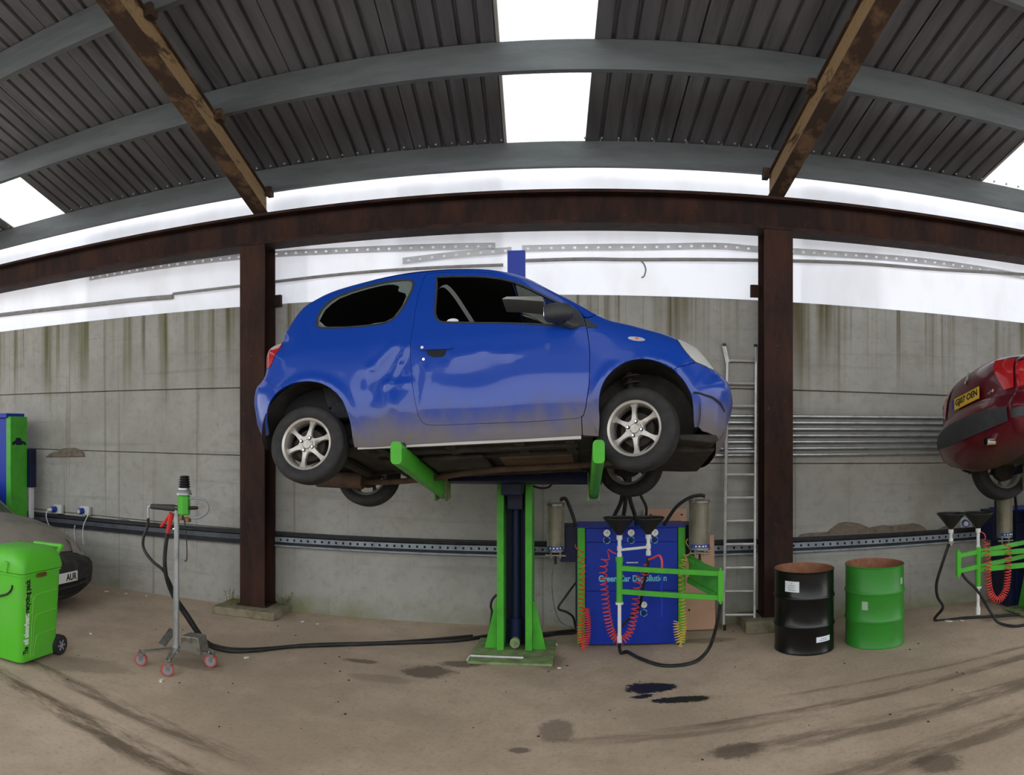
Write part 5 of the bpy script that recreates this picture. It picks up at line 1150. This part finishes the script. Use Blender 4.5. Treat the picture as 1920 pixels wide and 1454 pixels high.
# lettering runs up the corner between the two visible faces
def bin_text(txt, z0, z1, mt):
    mb = text_mb(txt, .085, .0015, None, .0034)
    w = max(p[0] for p in mb.v); k = (z1 - z0) / w; th = math.atan2(.033, .74)
    out = []
    for p in mb.v:
        z = z0 + p[0] * k; out.append((-.165 - p[1], -(.24 + .0325 * (z - .06) / .74) - .0012 - p[2], z))
    mb.v = out; return mb.build('lettering', mt, bin_, smooth=False)
bin_text('The', .108, .173, M['ink_black']); bin_text('oil absorbent', .19, .463, M['ink_white']); bin_text('recycling pack', .475, .773, M['ink_black'])
mb = MB(); mb.tube([(-.175 + .055 * math.cos(a), -.2635 - .0003, .545 + .10 * math.sin(a)) for a in [2 * math.pi * q / 32 for q in range(32)]], .0035, 5, closed=True); mb.build('oval_print', M['bin_rib'], bin_)
tubeo('strap', [(-.272, .10, .56), (-.285, .0, .60), (-.285, -.10, .635), (-.280, -.15, .68), (-.276, -.16, .72)], .009, M['blackplastic'], bin_, base=(0, 0, 0))

# ---- sockets on the wall ------------------------------------------------------------------
def wall_socket(px, pz, lab, plug):
    t_ = thing('wall_socket', lab, 'socket', (px, 7.78, pz), group='wall sockets')
    mb = MB(); mb.bb((-.075, -.06, -.062), (.075, .0, .062)); mb.build('box', M['socket'], t_, smooth=False, bevel=.008)
    mb = MB(); mb.cyl((-.03, -.055, .0), (-.05, -.12, -.006), .042, n=18); o = mb.build('socket_outlet', M['socket_blue'], t_)
    mb = MB(); mb.cyl((-.05, -.118, -.006), (-.053, -.126, -.006), .030, n=18); mb.build('outlet_cap', M['socket_blue'] if plug else M['white'], o)
    mb = MB(); mb.tube([(0, -.03, -.06), (0, -.028, -.17)], .010, 8); mb.build('conduit', M['blackplastic'], t_)
    if plug:
        mb = MB(); mb.cyl((-.053, -.12, -.006), (-.085, -.17, -.012), .026, n=14); mb.build('plug', M['white'], t_)
wall_socket(-6.90, .993, 'grey wall socket with blue outlet nearer the blue lift tower', True)
wall_socket(-6.40, 1.003, 'grey wall socket with blue outlet nearer the drill stand', False)
wall_socket(4.335, .986, 'grey wall socket with blue outlet behind the red car\'s funnels', False)
tag(tubeo('white_cable', [(-6.985, 7.61, .98), (-7.0, 7.60, .90), (-6.97, 7.62, .78), (-6.86, 7.64, .66), (-6.80, 7.64, .60)], .007, M['white']), 'white cable plugged into the socket nearer the blue lift tower', 'cable', 'white socket cables')
tag(tubeo('white_cable', [(-6.36, 7.72, 1.065), (-6.31, 7.70, 1.05), (-6.31, 7.69, .96), (-6.37, 7.68, .84), (-6.40, 7.68, .70), (-6.38, 7.68, .55)], .007, M['white']), 'white cable looping down from the socket nearer the drill stand', 'cable', 'white socket cables')
tag(tubeo('white_cable', [(-6.55, 7.70, .80), (-6.56, 7.69, .72), (-6.55, 7.69, .62), (-6.54, 7.69, .55)], .006, M['white']), 'short white cable end hanging below the trunking between the two sockets', 'cable', 'white socket cables')

# ---- lift tower at the photograph's edge ---------------------------------------------------
tw = thing('lift_tower', 'blue and green lift tower standing behind the dusty grey car', 'lift', (-7.45, 7.28, 0))
mb = MB(); mb.bb((-7.95, 7.14, 0), (-7.325, 7.45, 2.28)); bw(mb, 'blue_casing', M['blue'], tw, smooth=False, bevel=.006)
mb = MB(); mb.bb((-7.325, 7.13, 0), (-7.235, 7.46, 2.30)); bw(mb, 'green_column', M['green'], tw, smooth=False, bevel=.006)
mb = MB(); mb.bb((-7.99, 7.10, 2.28), (-7.29, 7.46, 2.345)); bw(mb, 'top_cap', M['blue'], tw, smooth=False, bevel=.006)
mb = MB(); mb.bb((-7.30, 7.465, 1.30), (-7.17, 7.58, 1.84)); bw(mb, 'side_box', M['navy'], tw, smooth=False, bevel=.004)
mb = MB(); mb.bb((-7.25, 7.50, .86), (-7.20, 7.56, 1.30)); bw(mb, 'cable_conduit', M['socket'], tw, smooth=False)
mb = MB(); ol = [(-.5, 0), (-.5, .14), (-.42, .2), (-.3, .22), (-.2, .38), (.08, .38), (.22, .22), (.42, .17), (.5, .1), (.5, 0), (.38, 0), (.33, .06), (.25, .06), (.2, 0), (-.2, 0), (-.25, .06), (-.33, .06), (-.38, 0)]
mb.prism([(a * .27, b * .27) for a, b in ol], lambda a, b, d: (-7.2348 + d, 7.295 + a, 1.90 + b), .002); bw(mb, 'car_emblem', M['navy'], tw, smooth=False)

# ---- floor litter and weeds ------------------------------------------------------------------
SCRAPS = ((-.36, 7.13, .05, 'crumpled pale scrap on the floor between the lift base and the coiled red hose'), (-.29, 6.41, .02, 'tiny pale scrap just off the lift base plate\'s front corner'), (-3.05, 5.98, .035, 'pale scrap on the floor beside the drill stand\'s hose bend'), (-3.37, 5.06, .04, 'pale scrap in front of the drill stand\'s front castor'), (-3.08, 7.39, .03, 'pale chip near the mossy plinth, the larger of two'), (-2.89, 7.37, .02, 'small pale chip near the mossy plinth, farther from the column'), (3.75, 7.10, .05, 'white scrap on the floor by the funnels behind the green drum'), (3.89, 7.05, .03, 'small white chip next to the scrap behind the green drum'), (-5.87, 7.54, .05, 'pale scrap against the wall foot by the grey car\'s bumper'), (-5.60, 7.60, .05, 'pale scrap against the wall foot, midway from the grey car to the drill stand'), (-5.30, 7.62, .03, 'small pale chip against the wall foot behind the drill stand'), (-4.75, 5.83, .02, 'tiny pale chip on open floor between the bin and the drill stand'))
M['scrap_dark'] = mat('dark_grit', (.05, .04, .03), .9)
for k, (x, y, w, lb) in enumerate(SCRAPS):
    mb = MB(); n = 7; pl = [(w * (.6 + .5 * RNG.random()) * math.cos(2 * math.pi * q / n), .6 * w * (.6 + .5 * RNG.random()) * math.sin(2 * math.pi * q / n)) for q in range(n)]
    mb.prism(pl, lambda a, b, d: (a, b, d), .006 + .012 * RNG.random())
    o = mb.build('litter_scrap', M['litter'], smooth=False, bevel=.002); o.location = (x, y, 0); o.rotation_euler = (0, 0, RNG.random() * 3)
    tag(o, lb, 'litter', 'pale litter scraps')
mb = MB()
for k in range(70):
    x, y = RNG.uniform(-4.4, 3.6), RNG.uniform(4.3, 7.5); w = RNG.uniform(.003, .009); n = 5
    mb.prism([(x + w * (.6 + RNG.random()) * math.cos(2 * math.pi * q / n), y + w * (.6 + RNG.random()) * math.sin(2 * math.pi * q / n)) for q in range(n)], lambda a, b, d: (a, b, d), w * .7)
tag(mb.build('grit', M['scrap_dark'], smooth=False), 'dark grit scattered over the concrete floor', 'grit', kind='stuff')
for (cx, cy, z0, k, lb) in ((-4.0, 7.42, .09, 9, 'small dry weeds growing at the near foot of the column by the blue car\'s tail'), (-3.42, 7.66, .09, 10, 'small dry weeds growing between that column\'s plinth and the wall'), (2.16, 7.40, .13, 5, 'few dry weeds on the plinth behind the black drum')):
    mb = MB()
    for q in range(k):
        a = RNG.uniform(0, 6.28); h = RNG.uniform(.05, .20); r_ = RNG.uniform(0, .10); x, y = cx + r_ * math.cos(a), cy + .5 * r_ * math.sin(a)
        mb.tube(smooth_path([(x, y, z0), (x + .02 * math.cos(a), y + .01, z0 + h * .6), (x + .06 * math.cos(a), y + .01, z0 + h)], 4), [.003] * 8 + [.001], 4)
        for e in range(3):
            u = .4 + .2 * e; p = Vector((x + .03 * math.cos(a), y + .008, z0 + h * u)); b = RNG.uniform(0, 6.28); d = Vector((math.cos(b), math.sin(b), .5)) * .03; s_ = Vector((-math.sin(b), math.cos(b), 0)) * .008
            mb.add([p, p + d * .5 + s_, p + d, p + d * .5 - s_], [(0, 1, 2, 3)])
    o = mb.build('weeds', M['weed'], smooth=False, weld=False); tag(o, lb, 'weeds', kind='stuff')

# ---- dark red car at the photograph's edge ------------------------------------------------
def patch(B, mb, i0, i1, u0, u1, bulge, lift=0.0, nu=8, ni=6, shape=None):
    """piece of the surface that runs across the car: outline parameter i0..i1, across u0..u1"""
    v = []
    for a in range(ni + 1):
        t = i0 + (i1 - i0) * a / ni; k = min(int(t), len(B.sil) - 2); f = t - k
        x = B.sil[k][0] * (1 - f) + B.sil[k + 1][0] * f; z = B.sil[k][1] * (1 - f) + B.sil[k + 1][1] * f; w = B.ye[k] * (1 - f) + B.ye[k + 1] * f
        tx, tz = B.sil[k + 1][0] - B.sil[k][0], B.sil[k + 1][1] - B.sil[k][1]; L = math.hypot(tx, tz); n_ = (-tz / L, tx / L)
        for b in range(nu + 1):
            q = b / nu; lo, hi = (u0, u1) if shape is None else shape(a / ni)
            u = lo + (hi - lo) * q; h = bulge * (1 - abs(u) ** 2.4) + lift; v.append((x + n_[0] * h, u * w, z + n_[1] * h))
    m = nu + 1
    return mb.add(v, [(a * m + b, a * m + b + 1, (a + 1) * m + b + 1, (a + 1) * m + b) for a in range(ni) for b in range(nu)])
rs = [(-.50, .24), (-.62, .27), (-.70, .33), (-.725, .40), (-.745, .455), (-.745, .545), (-.725, .60), (-.70, .64), (-.665, .67), (-.655, .70), (-.648, .78), (-.64, .86), (-.625, .93), (-.595, .985), (-.54, 1.02), (-.40, 1.05), (-.1, 1.08), (.25, 1.10), (.42, 1.13), (.75, 1.30), (1.0, 1.39), (1.3, 1.425), (1.6, 1.42), (1.85, 1.37), (2.15, 1.22), (2.5, 1.02), (2.75, .97), (3.0, .90), (3.25, .80), (3.36, .68), (3.42, .55), (3.42, .42), (3.38, .30), (3.25, .20)]
ry = [.66] * 9 + [.665] * 3 + [.655, .65, .645, .64, .65, .66, .66, .60, .56, .54, .54, .56, .62, .66, .66, .64, .62, .60, .58, .56, .55, .55]
BR = Body(rs, ry, [.1, .2, .35, .6, .85, 1.0, 1.1, 1.45], [.80, .84, .865, .88, .875, .85, .81, .60], None, ([-.8, -.2, .3, 2.4, 2.9, 3.5], [.93, .985, 1, 1, .98, .94]), ((0, .30, .36), (2.6, .30, .36)))
RM2 = Matrix.Rotation(R(-11.9), 3, 'X')
red = thing('red_car', 'dark red car with a yellow rear number plate raised on the next lift', 'car', (4.08, 5.77, 1.600), RM2.to_euler())
ra = soften([(-.34, .22), (-.345, .34), (-.30, .50), (-.20, .60), (-.07, .648), (.07, .648), (.20, .60), (.30, .50), (.345, .34), (.34, .22)], 1)
rf = [(p[0] + 2.6, p[1]) for p in ra]
wn = [(.52, 1.12), (.80, 1.275), (1.05, 1.345), (1.3, 1.37), (1.6, 1.365), (1.82, 1.31), (2.05, 1.19), (2.2, 1.08), (1.6, 1.06), (1.0, 1.07)]
side = BR.sub(0, len(rs) - 1) + rf[::-1] + [(1.3, .20)] + ra[::-1]
for sg in (-1, 1):
    mb = MB(); BR.side(mb, side, [wn], sg, .05, 0, .03); mb.build('body_side', M['car_red'], red, angle=48)
    mb = MB(); BR.side(mb, wn, [], sg, .08, -.012, 0); mb.build('side_window', M['glass'], red)
BU = .10
def rstrip(nm, a, b, mt, lift=0.0, bulge=BU): mb = MB(); BR.strip(mb, a, b, bulge, 16, 0, lift); return mb.build(nm, mt, red, angle=50)
rstrip('rear_bumper', 0, 8, M['car_red']); rstrip('boot_lid', 8, 18, M['car_red']); rstrip('rear_window', 18, 20, M['glass'], 0, .05); rstrip('roof', 20, 23, M['car_red'], 0, .04); rstrip('windscreen', 23, 25, M['glass'], 0, .09); rstrip('bonnet', 25, 28, M['car_red']); rstrip('front_bumper', 28, len(rs) - 1, M['car_red'])
mb = MB(); BR.strip(mb, 3.8, 5.3, BU, 16, 0, .014)
for sg in (-1, 1): BR.side(mb, [(-.742, .455), (-.742, .535), (-.55, .54), (-.42, .535), (-.40, .50), (-.42, .46), (-.55, .455)], [], sg, .03, .012, .012)
mb.build('bumper_strip', M['trim'], red, angle=50)
mb = MB(); patch(BR, mb, 9.0, 11.2, -.50, .50, BU, -.03); mb.build('plate_recess', M['car_red'], red)
def rear_pt(i, u, lift): 
    mb_ = MB(); patch(BR, mb_, i, i + .01, u, u + .01, BU, lift, 1, 1); return Vector(mb_.v[0])
pc = rear_pt(10.0, 0, .022)
plt = bpy.data.objects.new('number_plate', None); COL.objects.link(plt); plt.parent = red; plt.location = pc; plt.rotation_euler = (R(90 - 6), 0, R(-90)); plt.empty_display_size = .03
mb = MB(); mb.box((0, 0, 0), (.52, .112, .006)); mb.build('plate', M['plate_yellow'], plt, smooth=False, bevel=.002)
mb = MB(); mb.box((-.235, 0, .0035), (.045, .108, .002)); mb.build('blue_band', M['socket_blue'], plt, smooth=False)
def fit_text(txt, w, h, z, x0=0.0, off=.002):
    mb = text_mb(txt, .1, .0015, None, off); xs = [p[0] for p in mb.v]; ys = [p[1] for p in mb.v]; a, b, c, d = min(xs), max(xs), min(ys), max(ys)
    mb.v = [(x0 - w / 2 + (p[0] - a) / (b - a) * w, -h / 2 + (p[1] - c) / (d - c) * h, z + p[2]) for p in mb.v]; return mb
fit_text('GJ07 OEN', .42, .080, .004, .022, .003).build('lettering', M['ink_black'], plt, smooth=False)
lamp = lambda f: (-1.0, -.62 - .20 * (1 - f) if f < .55 else -.71 + .02 * f)
mb = MB(); patch(BR, mb, 9.4, 13.0, 0, 0, BU, .012, 8, 8, lambda f: (-1.0, -.84 + .26 * f))
for sg in (-1,): BR.side(mb, [(-.65, .72), (-.645, .80), (-.64, .88), (-.615, .955), (-.45, .97), (-.34, .95), (-.40, .86), (-.55, .76)], [], sg, .03, .010, .01)
o = mb.build('tail_lamp', M['lens_red'], red, angle=60)
mb = MB(); patch(BR, mb, 9.4, 13.0, 0, 0, BU, .012, 8, 8, lambda f: (.84 - .26 * f, 1.0)); BR.side(mb, [(-.65, .72), (-.645, .80), (-.64, .88), (-.615, .955), (-.45, .97), (-.34, .95), (-.40, .86), (-.55, .76)], [], 1, .03, .010, .01); mb.build('tail_lamp', M['lens_red'], red, angle=60)
# rampant emblem and badge, chrome
em = bpy.data.objects.new('emblem', None)
pe = rear_pt(12.3, .04, .010); eo = [(-.012, -.05), (.006, -.05), (.004, -.022), (.018, -.006), (.022, -.03), (.034, -.030), (.030, .004), (.022, .014), (.042, .022), (.040, .032), (.018, .030), (.030, .050), (.014, .056), (.002, .046), (-.008, .02), (-.016, -.01), (-.026, -.03), (-.022, -.042)]
mb = MB(); Q = Matrix.Rotation(R(-90), 3, 'Z') @ Matrix.Rotation(R(72), 3, 'X')
mb.prism([(a * 1.1, b * 1.1) for a, b in eo], lambda a, b, d: pe + Q @ Vector((a, b, d)), .006); mb.build('chrome_emblem', M['chrome'], red, smooth=False)
pb = rear_pt(9.6, -.545, .006); tb = fit_text('307', .085, .028, 0, 0, .001); tb2 = fit_text('cc', .045, .022, 0, .085, .001); Q = Matrix.Rotation(R(-90), 3, 'Z') @ Matrix.Rotation(R(84), 3, 'X'); Q = Q @ Matrix.Rotation(R(-8), 3, 'Y')
for q_ in (tb, tb2): q_.v = [tuple(pb + Q @ Vector(p)) for p in q_.v]; q_.build('badge_lettering', M['chrome'], red, smooth=False)
mb = MB(); mb.lathe([(.030, -.06), (.036, .10), (.034, .10), (.026, -.06)], 20, (-.74, -.40, .315), Matrix.Rotation(R(-90), 3, 'Y')); mb.cyl((-.40, -.40, .315), (-.74, -.40, .315), .024, n=12); mb.build('tail_pipe', M['chrome'], red)
mb = MB(); mb.cyl((-.78, -.40, .315), (-.80, -.40, .315), .029, n=16); mb.build('pipe_bore', M['inner'], red)
for x, y, sg in ((0, .75, 1), (2.6, .75, 1), (0, -.75, -1), (2.6, -.75, -1)): wheel(red, (x, y, .235), sg, 0, R(20), None, .315, .20, .205, 5)
for ax in (0, 2.6):
    for sg in (-1, 1):
        mb = MB(); n = 18; v = []
        for k in range(n + 1):
            a = R(-15) + (math.pi + R(30)) * k / n
            for yy in (.84, .48): v.append((ax + .35 * math.cos(a), sg * yy, .30 + .35 * math.sin(a)))
        f = [(2 * k, 2 * k + 1, 2 * k + 3, 2 * k + 2) for k in range(n)]; v.append((ax, sg * .48, .26)); f += [(2 * k + 1, 2 * k + 3, len(v) - 1) for k in range(n)]
        mb.add(v, f).build('wheel_well', M['black_under'], red)
mb = MB(); mb.bb((-.60, -.47, .24), (3.2, .47, .34)); mb.bb((.34, -.80, .20), (2.26, .80, .28)); mb.bb((-.55, -.70, .26), (-.33, .70, .34)); mb.build('floor_pan', M['black_under'], red, smooth=False, bevel=.01)
mb = MB(); mb.bb((-.45, -.78, .30), (3.1, .78, .95)); mb.build('cabin_core', M['inner'], red, smooth=False)
# its lift
l2 = copy_tree(lift); l2.location = Vector(lift.location) + Vector((5.66, 0, .012)); l2['label'] = 'green single-post vehicle lift under the dark red car'; lift['group'] = l2['group'] = 'single-post vehicle lifts'

# ---- second drain arm, by the red car ----------------------------------------------------
a2 = thing('funnel_stand', 'green swing arm with two black funnels below the dark red car', 'funnel stand', (3.56, 6.45, .55)); ar['group'] = a2['group'] = 'funnel drain stands'
QX, QY = 3.848, 6.62; Q2X, Q2Y = 3.548, 6.66
funnel(QX, QY, 1.235, 1.075, .158, a2); funnel(Q2X, Q2Y, 1.240, 1.08, .148, a2)
for x, y, z0, zt in ((QX, QY, .86, 1.07), (Q2X, Q2Y, .95, 1.075)):
    mb = MB(); mb.cyl((x, y, z0), (x, y, zt), .017, n=14); mb.cyl((x, y, zt - .04), (x, y, zt), .027, n=16); mb.cyl((x, y, z0), (x, y, z0 + .03), .023, n=16); bw(mb, 'funnel_pipe', M['white'], a2)
mb = MB(); mb.tube([(Q2X, Q2Y, .96), (Q2X, Q2Y, .90)], .013, 8); mb.box((Q2X, Q2Y, .935), (.06, .02, .016)); bw(mb, 'tap', M['dirtysteel'], a2)
mb = MB(); mb.cyl((QX, QY, .455), (QX, QY, .86), .030, n=18); mb.cyl((QX, QY, .82), (QX, QY, .875), .034, n=18); bw(mb, 'sleeve', M['green'], a2)
mb = MB(); mb.cyl((QX, QY, .19), (QX, QY, .46), .017, n=14); mb.cyl((QX, QY, .445), (QX, QY, .465), .036, n=16); mb.cyl((QX, QY, .17), (QX, QY, .25), .024, n=14); bw(mb, 'lower_pipe', M['white'], a2)
for z0 in (.825, .670):
    mb = MB(); bar(mb, (3.53, 6.48, z0), (QX, QY, z0), .03, .04); bw(mb, 'arm_bar', M['green'], a2, smooth=False, bevel=.003)
    mb = MB(); bar(mb, (QX, QY, z0 - .03), (4.75, 6.55, z0 - .03), .03, .055); bw(mb, 'arm_bar', M['green'], a2, smooth=False, bevel=.003)
    mb = MB(); bar(mb, (3.54, 6.50, z0), (4.70, 6.95, z0), .03, .05); bw(mb, 'arm_bar', M['green'], a2, smooth=False, bevel=.003)
mb = MB(); mb.bb((3.515, 6.46, .63), (3.56, 6.50, .87)); mb.cyl((3.537, 6.48, .60), (3.537, 6.48, .895), .012, n=10); bw(mb, 'hinge_post', M['green'], a2, smooth=False, bevel=.004)
bw(spiral_mb([(3.849, 6.6, 1.005), (3.927, 6.6, 0.961), (3.922, 6.58, 0.852), (3.935, 6.57, 0.741), (3.929, 6.56, 0.576), (3.955, 6.55, 0.397), (4.034, 6.54, 0.312), (4.133, 6.55, 0.377), (4.173, 6.56, 0.523), (4.186, 6.57, 0.719), (4.186, 6.58, 0.887)], .034, lambda u: .024 + .045 * (abs(u - .55) / .55) ** 2 + (.10 if u < .08 else 0), .0055), 'spiral_hose', M['redhose'], a2)
tag(tubeo('drain_hose', [(Q2X, Q2Y, .90), (3.55, 6.7, 0.92), (3.489, 6.75, 0.696), (3.453, 6.8, 0.497), (3.491, 6.85, 0.345), (3.579, 6.9, 0.213), (3.62, 7.16, .016), (3.95, 7.10, .016), (4.25, 7.0, .016), (4.6, 6.9, .016)], .016, M['hose']), 'black hose hanging in a bow from the funnel by the wall behind the green drum', 'hose')
tag(tubeo('drain_hose', [(3.594, 6.55, 0.675), (3.667, 6.57, 0.573), (3.811, 6.6, 0.443), (3.919, 6.62, 0.299), (4.017, 6.62, 0.152), (4.10, 6.62, .05), (4.22, 6.52, .018), (4.36, 6.50, .017), (4.6, 6.55, .017)], .016, M['hose']), 'black hose falling from the second swing arm\'s hinge to the floor', 'hose')
cab2 = copy_tree(cab); cab2.location = Vector(cab.location) + Vector((4.78, .18, 0)); cab2['label'] = 'dark blue cabinet at the photograph\'s edge below the dark red car'
for ch in cab2.children:
    if ch.name.startswith(('corner_strip', 'body', 'front_panel')): ch.material_slots[0].link = 'OBJECT'; ch.material_slots[0].material = M['navy']
cab2['label'] = cab2['label']; cab['group'] = cab2['group'] = 'blue depollution cabinets'
cylinder((4.445, 7.05, .90), .088, .455, 'wire-guarded oil sight cylinder below the dark red car', 'sight cylinders', [(4.50, 7.05, 1.40), (4.54, 7.06, 1.42), (4.60, 7.08, 1.36), (4.66, 7.13, 1.17)])

# ---- dusty grey car at the other edge --------------------------------------------------------
M['bumper_black'] = worn('dusty_black_bumper', (.025, .024, .023), (.06, .055, .048), 6, .7); M['lens_dusty'] = worn('dusty_lamp_lens', (.30, .28, .24), (.22, .20, .17), 6, .5)
gs = [(-.50, .30), (-.54, .45), (-.53, .62), (-.48, .85), (-.42, 1.0), (-.1, 1.28), (.2, 1.40), (.7, 1.45), (1.0, 1.42), (1.25, 1.33), (1.52, 1.12), (1.70, .985), (2.0, .955), (2.35, .885), (2.64, .79), (2.82, .70), (2.90, .62), (2.94, .575), (3.0, .55), (3.05, .50), (3.06, .42), (3.05, .34), (3.04, .26), (2.98, .18)]
gy = [.62] * 5 + [.60, .56, .55, .55, .57, .62, .66, .66, .66, .64, .62, .60, .60, .62, .62, .62, .62, .62, .60]
BG = Body(gs, gy, [.1, .2, .35, .6, .85, .95, 1.45], [.74, .77, .80, .81, .80, .78, .58], None, ([-.6, -.1, .3, 2.2, 2.7, 3.1], [.95, .985, 1, 1, .985, .96]), ((0, .30, .34), (2.38, .30, .34)))
gr = thing('grey_car', 'dust-covered grey car parked behind the green bin, white number plate', 'car', (-8.68, 6.27, 0.0))
ga = [(p[0] * .95, p[1]) for p in ra]; gf = [(p[0] + 2.38, p[1]) for p in ga]; gw = [(.1, 1.05), (.25, 1.28), (.6, 1.37), (.95, 1.36), (1.15, 1.29), (1.38, 1.12), (1.5, 1.0), (1.0, 1.0)]
for sg in (-1, 1):
    mb = MB(); BG.side(mb, BG.sub(0, len(gs) - 1) + gf[::-1] + [(1.2, .20)] + ga[::-1], [gw], sg, .05, 0, .03); mb.build('body_side', M['car_grey'], gr, angle=48)
    mb = MB(); BG.side(mb, gw, [], sg, .08, -.012, 0); mb.build('side_window', M['glass'], gr)
    hl = [(2.60, .80), (2.72, .745), (2.84, .665), (2.93, .585), (2.90, .56), (2.80, .575), (2.68, .66), (2.60, .74)]
    mb = MB(); BG.side(mb, hl, [], sg, .03, .008, .012); patch(BG, mb, 14.6, 17.0, 0, 0, .09, .008, 6, 6, lambda f: tuple(sorted((sg * 1.0, sg * (.80 - .16 * f))))); mb.build('headlamp', M['lens_dusty'] if 'lens_dusty' in M else M['lens_clear'], gr, angle=60)
def gstrip(nm, a, b, mt, lift=0.0, bulge=.09): mb = MB(); BG.strip(mb, a, b, bulge, 16, 0, lift); return mb.build(nm, mt, gr, angle=50)
gstrip('tail', 0, 4, M['car_grey']); gstrip('rear_window', 4, 6, M['glass'], 0, .05); gstrip('roof', 6, 9, M['car_grey'], 0, .04); gstrip('windscreen', 9, 11, M['glass'], 0, .08); gstrip('bonnet', 11, 16, M['car_grey'], 0, .07)
gstrip('front_bumper', 17, len(gs) - 1, M['bumper_black'])
gstrip('bonnet_lip', 16, 17, M['bumper_black'], -.01)
for sg in (-1, 1):
    mb = MB(); BG.side(mb, BG.sub(17, len(gs) - 1) + [(2.80, .20), (2.74, .33), (2.72, .46), (2.78, .535)], [], sg, .04, .004, .02)
    mb.build('bumper_corner', M['bumper_black'], gr, angle=48)
for i0, i1 in ((20.9, 21.3), (21.6, 22.0), (22.3, 22.7)):
    mb = MB(); patch(BG, mb, i0, i1, -.82, .82, .09, .004); mb.build('grille_slot', M['inner'], gr)
for i0 in (21.3, 22.0):
    mb = MB(); patch(BG, mb, i0 + .02, i0 + .28, -.84, .84, .09, .016); mb.build('grille_bar', M['trim'], gr)
mb_ = MB(); patch(BG, mb_, 20.0, 20.01, 0, .01, .09, .012, 1, 1); pc = Vector(mb_.v[0])
p2 = bpy.data.objects.new('number_plate', None); COL.objects.link(p2); p2.parent = gr; p2.location = pc; p2.rotation_euler = (R(90), 0, R(90)); p2.empty_display_size = .03
mb = MB(); mb.box((0, 0, 0), (.52, .115, .006)); mb.build('plate', M['plate_white'], p2, smooth=False, bevel=.002)
fit_text('AUR', .185, .082, .004, .150, .003).build('lettering', M['ink_black'], p2, smooth=False)
for x, y, sg in ((0, .70, 1), (2.38, .70, 1), (0, -.70, -1), (2.38, -.70, -1)): wheel(gr, (x, y, .29), sg, 0, 0, None, .29, .175, .19, 6)
mb = MB(); mb.bb((-.45, -.60, .22), (2.9, .60, .50)); mb.bb((.35, -.74, .20), (2.02, .74, .40)); mb.bb((-.3, -.55, .50), (2.2, .55, .85)); mb.build('cabin_core', M['inner'], gr, smooth=False)
